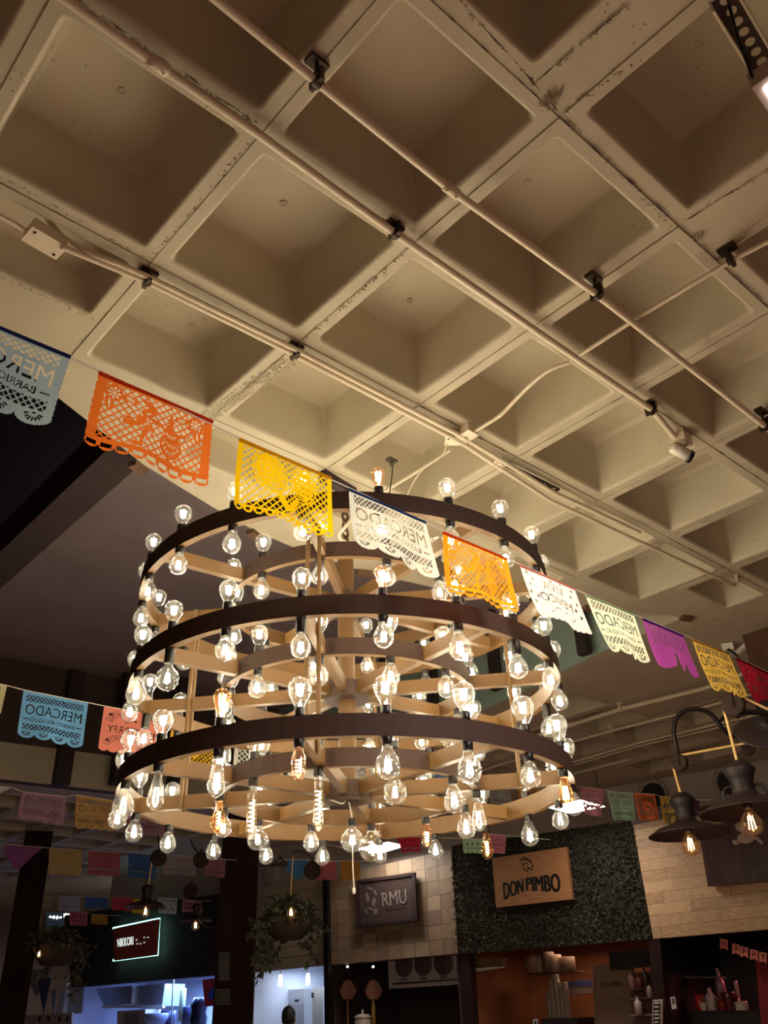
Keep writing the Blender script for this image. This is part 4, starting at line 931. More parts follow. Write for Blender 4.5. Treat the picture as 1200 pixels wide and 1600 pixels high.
# --- light wooden plank panel at right
CS = [(988, 1281), (1262, 1228), (1262, 1447), (1021, 1467)]
b = MB(); quadbox(b, CS, .05, .12); o = tag(b.build('plank_panel', mat('panel_back', (.2, .14, .09), .7)), 'pale reclaimed plank panel above the bar at the right', 'panel')
Q = wq(CS, .05); M_PL = [mat('plank_%d' % k, c, .55, noise=.3, nscale=7, col2=c2, stretch=(2, 2, 12)) for k, (c, c2) in enumerate([('#c4a07a', '#ad8761'), ('#bb9770', '#a07b58'), ('#caa87e', '#b38f68'), ('#b49270', '#967352'), ('#bf9c78', '#a88462')])]
nr = 11
for r in range(nr):
    u = -.12*rng.random()
    while u < 1:
        L = rng.uniform(.16, .3); a, c = max(0, u), min(1, u+L); u += L
        if c-a < .02: continue
        piece(Q, .008+rng.uniform(0, .006), .014, a+.0008, c-.0008, (r+.008)/nr, (r+.992)/nr).build('plank', M_PL[rng.integers(5)], o)
b = MB(); quadbox(b, [(986, 1281), (1262, 1228), (1262, 1236), (987, 1288)], .09, .05); b.build('top_shade_strip', mat('shade_strip_brown', '#3a2620', .5), o)  # dark strip painting the shading along the panel top
# dark sign on the planks
CS = [(1091, 1293), (1262, 1262), (1262, 1370), (1106, 1385)]
b = MB(); quadbox(b, CS, .16, .06); sign = tag(b.build('dark_sign', mat('dark_red_wood', (.075, .03, .028), .3, noise=.45, nscale=3, stretch=(9, 9, 1))), 'dark red wooden sign with carved lettering and pale flower shapes on the planks', 'sign')
def wtext(s, cs, off, depth, parent, m, name='lettering', warp=None, bold=.0):
    v, tr = text_tris(s); Q = wq(cs, off); pts = []
    for x, y in v:
        yy = 1-y
        if warp: yy = warp(x, yy)
        pts.append(bil(Q, x, yy))
    b = MB()
    for k in ((0,) if not bold else (-bold, 0, bold)):
        sh = (bil(Q, 1, .5)-bil(Q, 0, .5))*k; b.add([p+sh for p in pts], [tuple(t) for t in tr]); b.add([p+sh-WN*depth for p in pts], [tuple(t[::-1]) for t in tr])
    return b.build(name, m, parent)
M_CARVE = mat('carved_dark', (.022, .01, .01), .5)
wtext('Cer', [(1155, 1340), (1200, 1332), (1200, 1352), (1156, 1358)], .163, .002, sign, M_CARVE); wtext('Yol', [(1155, 1361), (1205, 1354), (1205, 1376), (1156, 1380)], .163, .002, sign, M_CARVE)
M_PETAL = mat('pale_petal', (.42, .28, .2), .6, noise=.2)
for (cx, cy_, rx, ry, ro) in ((1166, 1309, 14, 9, -.1), (1160, 1293, 12, 8, .3), (1182, 1297, 12, 7, -.2), (1186, 1313, 9, 3, .7), (1150, 1316, 6, 4, .2)):
    b = MB(); P = onwall(cx, cy_, .165); k = (P-EYEV).length/F
    pts = [onwall(cx+rx*math.cos(a)*math.cos(ro)-ry*math.sin(a)*math.sin(ro), cy_+rx*math.cos(a)*math.sin(ro)+ry*math.sin(a)*math.cos(ro), .166) for a in np.linspace(0, 2*math.pi, 16, endpoint=False)]
    b.add(pts+[P+WN*.015], [(q, (q+1) % 16, 16) for q in range(16)], True); b.build('petal', M_PETAL, sign)
# --- dark hedge panel
CS = [(706, 1322), (990, 1282), (1019, 1467), (716, 1491)]
b = MB(); quadbox(b, CS, .03, .12); hedge = tag(b.build('hedge_panel', mat('hedge_back', (.03, .028, .018), .9)), 'wide dark green artificial hedge panel in the middle of the shop wall', 'hedge')
Q = wq(CS, .03); vs = []; fs = []
for _ in range(9500):
    u, v = rng.random(), rng.random(); p = bil(Q, u, v)+WN*rng.uniform(.0, .05); s = rng.uniform(.012, .024)
    a = Vector(rng.normal(size=3)).normalized(); c = a.cross(Vector(rng.normal(size=3))).normalized(); k = len(vs)
    vs += [p-a*s, p+c*s*.5+WN*.004, p+a*s, p-c*s*.5+WN*.004]; fs.append((k, k+1, k+2, k+3))
b = MB(); b.add(vs, fs); o = b.build('leaf_mass', mat('hedge_leaf', (.055, .043, .022), .6, noise=.5, nscale=3), hedge); o['kind'] = 'stuff'
# wooden sign with stencil lettering
CS = [(769, 1341), (885, 1323), (894, 1405), (775, 1418)]
b = MB(); quadbox(b, CS, .14, .05); sign = tag(b.build('wooden_sign', mat('warm_sign_wood', '#a5734a', .5, noise=.25, nscale=4, stretch=(2, 2, 14))), 'warm wooden sign with black stencil shop lettering and a small emblem on the hedge panel', 'sign')
M_STEN = mat('stencil_black', '#15100c', .6)
def arch(x, y): return y*(1-.22*math.sin(math.pi*x))+.04
wtext('DON', [(786, 1379), (817, 1373), (818, 1402), (788, 1406)], .143, .002, sign, M_STEN, warp=lambda x, y: y*(1-.28*x), bold=.03)
wtext('PIMBO', [(822, 1371), (873, 1364), (876, 1394), (823, 1399)], .143, .002, sign, M_STEN, warp=lambda x, y: y*(.74+.26*x), bold=.02)
b = MB()
def blob(b, cx, cy_, rx, ry, ro, off, n_=12):
    pts = [onwall(cx+rx*math.cos(a)*math.cos(ro)-ry*math.sin(a)*math.sin(ro), cy_+rx*math.cos(a)*math.sin(ro)+ry*math.sin(a)*math.cos(ro), off) for a in np.linspace(0, 2*math.pi, n_, endpoint=False)]
    b.add(pts, [tuple(range(n_))])
for e in ((815, 1343, 5, 1.2, .2), (822, 1342, 6, 1.5, .5), (829, 1346, 4, 1.4, 1.0), (832, 1353, 3, 1.2, 1.4), (826, 1356, 4.5, 1.2, .5), (817, 1351, 3, 1.1, .9), (822, 1349, 3, 1, .2), (819, 1358, 3.5, 1, 1.1), (824, 1361, 3.5, 1, 1.3), (831, 1359, 2.6, 1, -.3)): blob(b, *e, .143)
b.build('emblem', M_STEN, sign)
# --- patchwork tile panel
CS = [(508, 1371), (706, 1327), (716, 1490), (511, 1508)]
b = MB(); quadbox(b, CS, .05, .12); o = tag(b.build('tile_panel', mat('tile_back', (.16, .12, .1), .8)), 'patchwork panel of faded patterned tiles left of the hedge panel', 'panel')
Q = wq(CS, .05)
def tile_mat(k, c1, c2, sc, mode):
    m = bpy.data.materials.new('tile_%d' % k); m.use_nodes = True; nt = m.node_tree; L = nt.links; bs = nt.nodes['Principled BSDF']; bs.inputs['Roughness'].default_value = .5
    tc = nt.nodes.new('ShaderNodeTexCoord'); r = nt.nodes.new('ShaderNodeMix'); r.data_type = 'RGBA'; r.inputs['A'].default_value = (*lin(c1), 1); r.inputs['B'].default_value = (*lin(c2), 1)
    t = nt.nodes.new('ShaderNodeTexWave' if mode else 'ShaderNodeTexVoronoi'); t.inputs['Scale'].default_value = sc
    if mode == 1: t.wave_type = 'RINGS'; t.inputs['Distortion'].default_value = 1.
    if mode == 2: t.inputs['Distortion'].default_value = 0.
    L.new(tc.outputs['Object'], t.inputs['Vector']); L.new(t.outputs['Fac' if mode else 'Distance'], r.inputs['Factor']); L.new(r.outputs['Result'], bs.inputs['Base Color']); return m
TM = [tile_mat(k, *a) for k, a in enumerate([('#705f4e', '#80705a', 9, 0), ('#6e5c4c', '#6f5a4c', 14, 1), ('#7c6852', '#6e5d4a', 11, 2), ('#8a755c', '#755f4e', 22, 0), ('#7c6b5a', '#88765f', 6, 2), ('#7e6952', '#755e48', 5, 0), ('#806b58', '#98836a', 18, 1)])]
for r in range(7):
    for c in range(10):
        b_ = piece(Q, .006+rng.uniform(0, .004), .01, c/10, (c+1)/10, r/7, (r+1)/7, .02); b_.build('tile', TM[rng.integers(7)], o)
CS = [(559, 1377), (646, 1366), (649, 1437), (562, 1448)]
b = MB(); quadbox(b, CS, .15, .05); sign = tag(b.build('dark_frame_sign', mat('dark_sign_face', (.03, .018, .016), .7, noise=.2, spec=.15)), 'dark framed sign with raised grey letters on the tile panel', 'sign')
for e in (((557, 1375), (648, 1363), (648, 1368), (557, 1380)), ((560, 1444), (651, 1433), (651, 1438), (560, 1449)), ((556, 1376), (562, 1375), (565, 1448), (560, 1449)), ((643, 1365), (648, 1364), (652, 1437), (646, 1437))):
    b = MB(); quadbox(b, e, .17, .03); b.build('frame', mat('sign_frame', (.02, .011, .011), .7, spec=.15), sign)
M_GREY = mat('grey_letter', (.11, .09, .08), .5)
wtext('RMU', [(596, 1395), (634, 1389), (636, 1411), (598, 1417)], .158, .006, sign, M_GREY)
b = MB()
for e in ((578, 1388, 5, 2, .4), (586, 1394, 5, 2, 1.2), (574, 1402, 8, 3, 1.4), (584, 1410, 8, 3, 1.7), (579, 1420, 6, 2, .4), (572, 1424, 5, 2, 1.0), (587, 1424, 3, 6, .2)): blob(b, *e, .153)
b.build('emblem', mat('emblem_grey', (.075, .055, .05), .6), sign)
b = MB(); blob(b, 617, 1419, 17, 1.6, -.12, .154); b.build('underline', M_CARVE, sign)
# --- horizontal board panel behind the hanging plant
CS = [(385, 1392), (506, 1369), (506, 1508), (396, 1519)]
b = MB(); quadbox(b, CS, .03, .1); o = tag(b.build('board_panel', mat('board_back', (.12, .1, .08), .8)), 'pale horizontal board panel behind the hanging plant', 'panel')
Q = wq(CS, .03); M_BD = [mat('board_%d' % k, c, .6, noise=.15, nscale=4, stretch=(2, 2, 10)) for k, c in enumerate(['#a0907a', '#978872', '#a89882'])]
for r in range(8): piece(Q, .01+.002*(r % 3), .016, 0, 1, (r+.03)/8, (r+.97)/8).build('board', M_BD[r % 3], o)
b = MB(); quadbox(b, [(504, 1370), (511, 1369), (514, 1600), (507, 1600)], .12, .1); b.build('corner_post', M_BLACKIRON, o)
P = onwall(424, 1366, -.155); q = Matrix.Translation(P) @ WN.to_track_quat('Z', 'Y').to_matrix().to_4x4(); b = MB(); b.lathe([(0, .03), (.08, .03), (.15, .02), (.155, 0)], 24, q); tag(b.build('round_plate', mat('plate_grey', (.4, .36, .32), .6)), 'pale round plate on the wall above the hanging plant', 'plate')
# --- dark stall front at left with lit sign
CS = [(100, 1430), (346, 1396), (346, 1523), (112, 1543)]
b = MB(); quadbox(b, CS, .03, .14); front = tag(b.build('moss_panel', mat('dark_moss', (.03, .02, .015), .9, noise=.4, nscale=12, bump=.6)), 'dark moss covered stall front with the lit sign at lower left', 'panel')
CS = [(177, 1451), (247, 1436), (243, 1492), (178, 1501)]
b = MB(); quadbox(b, CS, .2, .04); sign = tag(b.build('lit_sign', mat('rust_sign', '#b0503e', .6, noise=.2)), 'rust red stall sign with white lettering and a cool glowing rim at lower left', 'sign')
M_GLOW = emit_mat('cool_edge_light', (.35, .9, .85), 3.)
for e in (((176, 1449), (248, 1434), (248, 1437), (176, 1452)), ((244, 1436), (248, 1435), (245, 1493), (241, 1493)), ((176, 1499), (245, 1490), (245, 1493), (176, 1502))):
    b = MB(); quadbox(b, e, .15, .03); b.build('edge_light', M_GLOW, sign)
wtext('NIKKORI', [(183, 1467), (208, 1463), (208, 1476), (184, 1480)], .205, .004, sign, emit_mat('letter_white', (.8, .95, .9), .9))
for (x, y) in ((212, 1468), (213, 1474), (218, 1474), (224, 1464), (224, 1472), (230, 1464)):
    b = MB(); quadbox(b, ((x, y), (x+2.4, y-.4), (x+2.4, y+1.2), (x, y+1.6)), .205, .004); b.build('lettering', MATS.get('x') or emit_mat('letter_dot', (.7, .9, .85), .6), sign)

# ------------------------------------------------------------------ LED panels on the far ceiling
for cs, lab in ((((558, 1326), (606, 1315), (637, 1321), (592, 1334)), 'bright square LED panel on the far ceiling just below the chandelier'), (((852, 1261), (908, 1249), (948, 1260), (890, 1271)), 'bright LED panel on the far ceiling behind the right end of the bottom ring'),
                (((186, 1407), (218, 1401), (232, 1404), (202, 1412)), 'bright LED panel at far left above the red and yellow flags'), (((72, 1432), (104, 1427), (118, 1430), (86, 1436)), 'bright LED panel at far left behind the left column')):
    q = [onz(*c, H-.37) for c in cs]; b = MB(); b.hexa(q, [p+Vector((0, 0, .04)) for p in q]); o = tag(b.build('led_panel', mat('panel_frame', (.45, .36, .3), .5)), lab, 'light')
    for k in (0, 2):
        b = MB(); b.tube([q[k]*.9+q[2-k]*.1+Vector((0, 0, .04)), q[k]*.9+q[2-k]*.1+Vector((0, 0, .37))], .004, 5); b.build('hanger_wire', M_DARKSTEEL, o)
    c = (q[0]+q[1]+q[2]+q[3])/4; b = MB(); b.quad(*[c+(p-c)*.94+Vector((0, 0, -.003)) for p in q]); b.build('diffuser', (bpy.data.materials.get('panel_white') or emit_mat('panel_white', (1., .9, .8), PANEL_E)), o)

# ================================================================== columns
def column(px0, px1, py, d, label, name='wooden_column'):
    A, B = atd(px0, py, d), atd(px1, py, d); e = (B-A); e.z = 0; wd = e.length; e.normalize(); nn = Vector((-e.y, e.x, 0)); c = (A+B)/2; b = MB()
    b.box(Vector((c.x, c.y, H/2))+nn*wd/2, wd, wd, H, (e, nn, Vector((0, 0, 1)))); o = tag(b.build(name, M_COLW), label, 'column'); return o, e, nn, c
colC, eC, nC, cC = column(338, 399, 1480, 10.4, 'wide dark red brown wooden column left of the hanging plant')
colL, eL, nL, cL = column(10, 56, 1480, 12.2, 'dark wooden column near the left edge')
def on_face(px, py, c, nn, off): return onplane(px, py, c-nn*off, nn)
for (x0, y0, x1, y1), lab in (((342, 1488, 359, 1532), 'small black framed notice, upper of two on the wide wooden column'), ((336, 1545, 360, 1570), 'small black framed notice, lower of two on the wide wooden column')):
    q = [on_face(*p, cC, nC, .02) for p in ((x0, y0), (x1, y0), (x1, y1), (x0, y1))]; b = MB(); b.hexa([p+nC*.018 for p in q], q); o = tag(b.build('notice', mat('notice_black', '#1c1616', .5)), lab, 'notice')
    c = (q[0]+q[1]+q[2]+q[3])/4; M_LINE = mat('notice_line', '#4a3c36', .6); b = MB()
    for s in (.93,):
        r_ = [c+(p-c)*s-nC*.002 for p in q]; i2 = [c+(p-c)*(s-.07)-nC*.002 for p in q]
        for a in range(4): b.quad(r_[a], r_[(a+1) % 4], i2[(a+1) % 4], i2[a])
    b.build('frame_line', M_LINE, o); b = MB()
    for k in range(5):
        v = .3+.1*k; h_ = .18+.1*rng.random(); b.quad(bil(q, .5-h_, v)-nC*.002, bil(q, .5+h_, v)-nC*.002, bil(q, .5+h_, v+.04)-nC*.002, bil(q, .5-h_, v+.04)-nC*.002)
    b.build('text_line', M_LINE, o)

# ================================================================== hanging planters
def leaf_mass(center, rx, ry, rz, n_, s0, trails, parent, m):
    vs = []; fs = []
    def leaf(p, s):
        a = Vector((rng.normal(), rng.normal(), rng.normal()-.6)).normalized(); c = a.cross(Vector(rng.normal(size=3))).normalized(); nn = a.cross(c); k = len(vs)
        vs.extend([p, p+a*s*.4+c*s*.42, p+a*s*.85+c*s*.25, p+a*s*1.25-nn*s*.15, p+a*s*.85-c*s*.25, p+a*s*.4-c*s*.42]); fs.extend([(k, k+1, k+2, k+3), (k, k+3, k+4, k+5)])
    for _ in range(int(n_*1.8)):
        v = Vector(rng.normal(size=3)).normalized(); r = rng.uniform(.55, 1); leaf(center+Vector((v.x*rx*r, v.y*ry*r, abs(v.z)*rz*r-.02)), rng.uniform(.6, 1.2)*s0)
    for (x, y, L) in trails:
        for k in range(int(L/.011)):
            t = k*.011; leaf(center+Vector((x+rng.normal(0, .03)+.05*math.sin(t*6), y+rng.normal(0, .03), -t)), rng.uniform(.6, 1.1)*s0)
    b = MB(); b.add(vs, fs); o = b.build('foliage', m, parent); o['kind'] = 'stuff'; return o
M_LEAF = mat('dull_leaf', (.045, .05, .028), .5, noise=.4, nscale=5)
def planter(px, py, d, R_, label, rope_top, trails, n_):
    P = atd(px, py, d); t = thing('hanging_planter', label, 'plant', P)
    b = MB(); b.lathe([(0, -.2*R_/.26), (R_*.5, -.19*R_/.26), (R_*.85, -.1*R_/.26), (R_, 0), (R_*.96, .01), (R_*.8, -.08*R_/.26), (0, -.12*R_/.26)], 20, Matrix.Translation(P)); b.build('basket', mat('basket_brown', (.025, .014, .01), .8, bump=.6, bscale=60), t)
    leaf_mass(P, R_*1.15, R_*1.15, R_*.9, n_, .055, trails, t, M_LEAF)
    if rope_top:
        b = MB(); b.tube([P+Vector((0, 0, R_*.2)), atd(*rope_top, d)], .005, 6); b.build('rope', M_ROPE, t)
    return t, P
ex = lambda k: Vector((rt.x, rt.y, 0)).normalized()*k
t, P = planter(452, 1436, 7.6, .2, 'bushy trailing plant in a hanging basket between the column and the tile panel', (458, 1338), [tuple(ex(x)[:2])+(L,) for x, L in ((-.24, .42), (-.2, .35), (-.13, .3), (.12, .34), (.16, .28), (.22, .15), (-.27, .38), (.1, .2))], 420)
b_ = warm_bulb(t, Vector((0, 0, 0)) + (atd(455, 1416, 7.25)-P), .75)
b = MB(); b.lathe([(0, .04), (.02, .04), (.02, 0), (0, 0)], 10, Matrix.Translation(atd(455, 1416, 7.25))); b.build('socket', M_SOCK, t)
t, P = planter(88, 1478, 9.5, .22, 'faint trailing plant in a hanging basket right of the left column', None, [tuple(ex(x)[:2])+(L,) for x, L in ((.2, .35), (.15, .45), (-.1, .3), (.25, .2))], 260)
b_ = warm_bulb(t, atd(62, 1484, 9.2)-P, .6); b = MB(); b.tube([atd(70, 1440, 9.2), atd(62, 1483, 9.2)], .006, 6); b.build('cord', M_BLACKIRON, t)
# small pulley lamps at far left
for (px, py, d, rp, lab) in ((228, 1425, 8.2, 28, 'small pulley lamp with a glowing bulb above the lit stall sign'), (306, 1447, 9.0, 22, 'small dim pulley lamp right of the lit stall sign')):
    base = atd(px, py-8, d); t = thing('pulley_lamp', lab, 'lamp', base); k = (base-EYEV).length/F
    part('lamp_shade', shade_mesh(rp*k), M_SHADE, t, (0, 0, 0)); warm_bulb(t, (0, 0, .01), .8)
    if px < 250:
        b = MB(); b.tube([base+Vector((0, 0, .1)), atd(239, 1336, d)], .006, 6); b.build('rope', M_ROPE, t)
    else:
        b = MB(); b.tube(smooth_path([base+Vector((0, 0, .08)), atd(318, 1446, d), atd(340, 1450, d)], 4), .007, 6); b.build('arm', M_BLACKIRON, t)
def hang_pulley(px, py, d, lab, top):
    P = atd(px, py, d); t = thing('pulley', lab, 'pulley', P); pulley(t, P, .07, Vector((-P.x, -P.y, 0)))
    b = MB(); b.tube(smooth_path([P+Vector((0, 0, .07))]+[atd(*q, d) for q in top], 4), .008, 6); b.build('arm', M_BLACKIRON, t)
hang_pulley(248, 1340, 8.2, 'dark pulley wheel hanging left of the wide column under the ring', [(249, 1318), (247, 1304)])
hang_pulley(314, 1343, 8.4, 'dark pulley wheel next to the top of the wide column', [(314, 1334), (304, 1326), (298, 1312)])
hang_pulley(488, 1360, 7.8, 'dark pulley wheel behind the dull red flag over the hanging plant', [(488, 1340), (470, 1330), (455, 1332)])
hang_pulley(298, 1392, 9.4, 'small dark pulley wheel above the pink flag left of the column', [(298, 1380)])
b = MB(); d_ = 7.9
b.tube([atd(400, 1352, d_), atd(448, 1352, d_)], .009, 6)
for k in range(3): b.tube([atd(412+12*k+5*math.cos(a), 1346+4*math.sin(a), d_) for a in np.linspace(0, 5.2, 10)], .006, 5)
b.tube([atd(436, 1337, d_), atd(449, 1351, d_)], .008, 6)
tag(b.build('scroll_bracket', M_BLACKIRON), 'black wrought iron scroll bracket above the hanging plant', 'bracket')

# ================================================================== stall interiors behind the wall line
def room(px0, px1, depth, top_py, m_back, m_side, nm, label=None):
    """three-sided stall: back and side walls plus a low ceiling, floor level at zero"""
    A, B = onwall(px0, top_py[0], 0), onwall(px1, top_py[1], 0); zt = max(A.z, B.z)+.12
    a, b2 = Vector((A.x, A.y, 0)), Vector((B.x, B.y, 0)); bk = -WN*depth; b = MB()
    b.hexa([a+bk, b2+bk, b2+bk-WN*.05, a+bk-WN*.05], [p+Vector((0, 0, zt)) for p in (a+bk, b2+bk, b2+bk-WN*.05, a+bk-WN*.05)])
    o = struct(b.build(nm, m_back)); b = MB()
    for p, s in ((a, 1), (b2, -1)):
        e = (b2-a).normalized()*(.03*s); q = [p-WN*.03, p+e-WN*.03, p+e+bk, p+bk]; b.hexa(q, [v+Vector((0, 0, zt)) for v in q])
    q = [a-WN*.13, b2-WN*.13, b2+bk, a+bk]; b.hexa([v+Vector((0, 0, zt)) for v in q], [v+Vector((0, 0, zt+.05)) for v in q]); b.build('side_wall', m_side, o)
    return o, (a+b2)/2+bk*.5+Vector((0, 0, zt-.1))
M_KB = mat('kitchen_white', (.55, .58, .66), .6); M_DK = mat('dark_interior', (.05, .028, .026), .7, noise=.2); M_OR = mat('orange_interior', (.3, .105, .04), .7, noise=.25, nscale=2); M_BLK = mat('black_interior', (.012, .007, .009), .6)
o, c = room(100, 346, 1.6, (1540, 1520), M_KB, M_KB, 'wall_kitchen_left'); lamp_area('kitchen_light', c+(onwall(290, 1540, -.8)-onwall(223, 1540, -.8))*.6, .9, 90, (.25, .42, 1.))
o, c = room(394, 508, 1.6, (1518, 1508), M_KB, M_KB, 'wall_kitchen_middle'); lamp_area('kitchen_light', c, .8, 13, (.68, .8, 1.))
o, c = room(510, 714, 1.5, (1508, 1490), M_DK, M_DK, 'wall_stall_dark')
o, c = room(716, 1019, 1.6, (1490, 1468), M_OR, M_OR, 'wall_stall_orange'); lamp_area('stall_light', c, .6, 5, (1., .62, .4))
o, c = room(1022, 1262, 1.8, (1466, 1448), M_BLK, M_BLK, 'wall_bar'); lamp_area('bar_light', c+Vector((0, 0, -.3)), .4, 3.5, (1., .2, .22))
def wbox(name, label, cat, cs, off, th, m, parent=None, group=None):
    b = MB(); quadbox(b, cs, off, th); o = b.build(name, m, parent)
    return tag(o, label, cat, group) if label else o
R = lambda x0, y0, x1, y1, s=-.08: ((x0, y0), (x1, y0+(x1-x0)*s), (x1, y1+(x1-x0)*s), (x0, y1))
# left of the stall front: window bay, hanging bunting
M_STEEL = mat('brushed_steel', (.5, .52, .55), .35, .8); M_WHITE = mat('dull_white', (.6, .58, .56), .5)
wbox('wall_panel', 'pale blue grey partition panel under the left end of the dark stall front', 'panel', ((98, 1547), (131, 1540), (128, 1583), (86, 1586)), -.1, .04, mat('panel_bluegrey', (.38, .42, .48), .5))
for k, (x, y, w_, h_, col, lab) in enumerate([(36, 1516, 46, 42, '#8a8492', 'white triangular hanging pennant beside the left column'), (58, 1530, 22, 55, '#39486e', 'blue triangular hanging pennant right of the white one'), (79, 1548, 10, 40, '#8a93a8', 'narrow pale hanging pennant left of the partition panel')]):
    A = [onwall(x, y, .1), onwall(x+w_, y-3, .1), onwall(x+w_*.45, y+h_, .1)]; b = MB(); b.add(A+[p-WN*.006 for p in A], [(0, 1, 2), (5, 4, 3), (0, 3, 4, 1), (1, 4, 5, 2), (2, 5, 3, 0)]); tag(b.build('pennant', mat('pennant_%d' % k, col, .7)), lab, 'pennant')
wbox('low_sign', 'long pale low sign board at the bottom left corner', 'sign', ((-20, 1590), (112, 1582), (112, 1612), (-20, 1615)), .3, .04, mat('pale_board', (.42, .34, .28), .6))
b = MB()
for x in (22, 62, 76, 93, 105): blob(b, x, 1592, 2.2, 5, .2, .345)
b.build('pepper_mark', M_CARVE, bpy.data.objects['low_sign'])
# kitchen with the blue light
hood = wbox('extractor_hood', 'large stainless extractor hood in the blue lit kitchen', 'hood', ((150, 1545), (207, 1540), (205, 1569), (162, 1571)), -.45, .5, M_STEEL)
wbox('hood_canopy', None, None, ((208, 1541), (258, 1537), (253, 1572), (206, 1573)), -.5, .4, M_STEEL, hood); wbox('hood_lip', None, None, ((160, 1570), (254, 1571), (254, 1575), (160, 1575)), -.42, .05, M_WHITE, hood)
wbox('cabinet', 'pale cabinet with a dark doorway under the extractor hood', 'cabinet', ((183, 1580), (227, 1577), (227, 1618), (183, 1618)), -.2, .3, mat('cabinet_cream', (.4, .34, .28), .5)); wbox('door', None, None, ((194, 1584), (216, 1582), (216, 1612), (194, 1612)), -.19, .02, mat('cabinet_door', (.2, .16, .14), .5), bpy.data.objects['cabinet'])
wbox('red_poster', 'red poster on the right wall of the blue lit kitchen', 'poster', ((316, 1531), (339, 1528), (338, 1571), (320, 1573)), -.3, .02, mat('poster_red', (.5, .03, .03), .5))
b = MB(); blob(b, 331, 1553, 5, 10, .3, -.29); b.build('poster_mark', mat('poster_blue', (.05, .1, .35), .5), bpy.data.objects['red_poster'])
def bottle(px, py, off, r, h_, col, name, label, cat, prof=None, group=None, rough=.25):
    P = onwall(px, py, off); b = MB(); pr = prof or [(0, 0), (1, 0), (1, .6), (.9, .68), (.4, .8), (.38, .96), (.42, .97), (.42, 1), (0, 1)]
    b.lathe([(a*r, z*h_) for a, z in pr], 14, Matrix.Translation(P)); return tag(b.build(name, mat('ware_'+col.strip('#'), col, rough)), label, cat, group)
CYL = [(0, 0), (1, 0), (1, .95), (.95, 1), (0, 1)]; CUP = [(0, 0), (.75, 0), (1, 1), (.95, 1), (.7, .05), (0, .05)]
bottle(283, 1596, -.5, .045, .42, '#b9c795', 'paper_roll', 'tall pale green roll standing on the blue kitchen counter', 'roll', CYL)
bottle(293, 1600, -.45, .09, .22, '#5d6a9a', 'pot', 'dull blue pot right of the pale roll on the blue kitchen counter', 'pot', CYL)
bottle(309, 1604, -.4, .13, .36, '#20253a', 'mixer', 'dark rounded mixer at the right end of the blue kitchen counter', 'mixer', [(0, 0), (.9, 0), (1, .3), (.8, .45), (.95, .7), (.6, 1), (0, 1)])
bottle(262, 1604, -.45, .12, .2, '#3c405e', 'crate', 'dark basket left of the pole on the blue kitchen counter', 'basket', CUP)
bottle(243, 1606, -.3, .2, .18, '#8f98b8', 'bowl', 'wide pale steel bowl under the extractor hood', 'bowl', [(0, 0), (.5, 0), (.9, .6), (1, 1), (.95, 1), (.8, .55), (0, .1)])
b = MB(); b.tube([onwall(271, 1530, -.3), onwall(267, 1612, -.3)], .012, 8); tag(b.build('pole', M_STEEL), 'thin upright steel pole in the blue lit kitchen', 'pole')
# middle kitchen: fridge, lamps, person
fr = wbox('refrigerator', 'tall stainless refrigerator in the white lit kitchen behind the person', 'refrigerator', ((408, 1550), (476, 1545), (476, 1640), (408, 1640)), -.7, .6, M_STEEL)
wbox('control_panel', None, None, ((438, 1547), (475, 1545), (475, 1569), (438, 1570)), -.69, .02, mat('fridge_panel', (.55, .56, .58), .4, .6), fr); wbox('display', None, None, ((460, 1562), (466, 1561.5), (466, 1565), (460, 1565)), -.68, .02, M_BLK, fr)
for cs in (((409, 1573), (437, 1572), (437, 1640), (409, 1640)), ((440, 1572), (475, 1571), (475, 1640), (440, 1640))): wbox('door', None, None, cs, -.68, .03, mat('fridge_door', (.42, .42, .45), .35, .5), fr)
wbox('wall_cabinet', 'grey wall cabinet left of the refrigerator top', 'cabinet', ((398, 1549), (437, 1546), (437, 1568), (398, 1570)), -.6, .3, mat('grey_cab', (.4, .36, .36), .5))
wd_ = wbox('white_door', 'narrow white door at the right of the white lit kitchen', 'door', ((488, 1543), (505, 1541), (505, 1640), (488, 1640)), -.6, .05, M_WHITE); wbox('handle', None, None, ((486.5, 1551), (488.5, 1551), (488.5, 1559), (486.5, 1559)), -.58, .03, M_BLK, wd_)
M_TUBE = emit_mat('tube_lamp_white', (.95, .97, 1.), 3.)
for x, y, lab in ((438, 1541, 'left one of two slender white pendant lamps in the white lit kitchen'), (481, 1539, 'right one of two slender white pendant lamps in the white lit kitchen')):
    P = onwall(x, y, -.3); t = thing('pendant_lamp', lab, 'lamp', P, 'slender white pendant lamps'); b = MB(); b.lathe([(0, 0), (.028, 0), (.03, .06), (.02, .13), (0, .14)], 12); part('diffuser', mesh_of(b, 'diffuser'), M_TUBE, t, (0, 0, 0)); b = MB(); b.lathe([(.0, .14), (.012, .14), (.008, .2), (0, .2)], 8); b.tube([(0, 0, .2), (0, 0, .5)], .004, 5); part('cord', mesh_of(b, 'cord'), M_WHITE, t, (0, 0, 0))
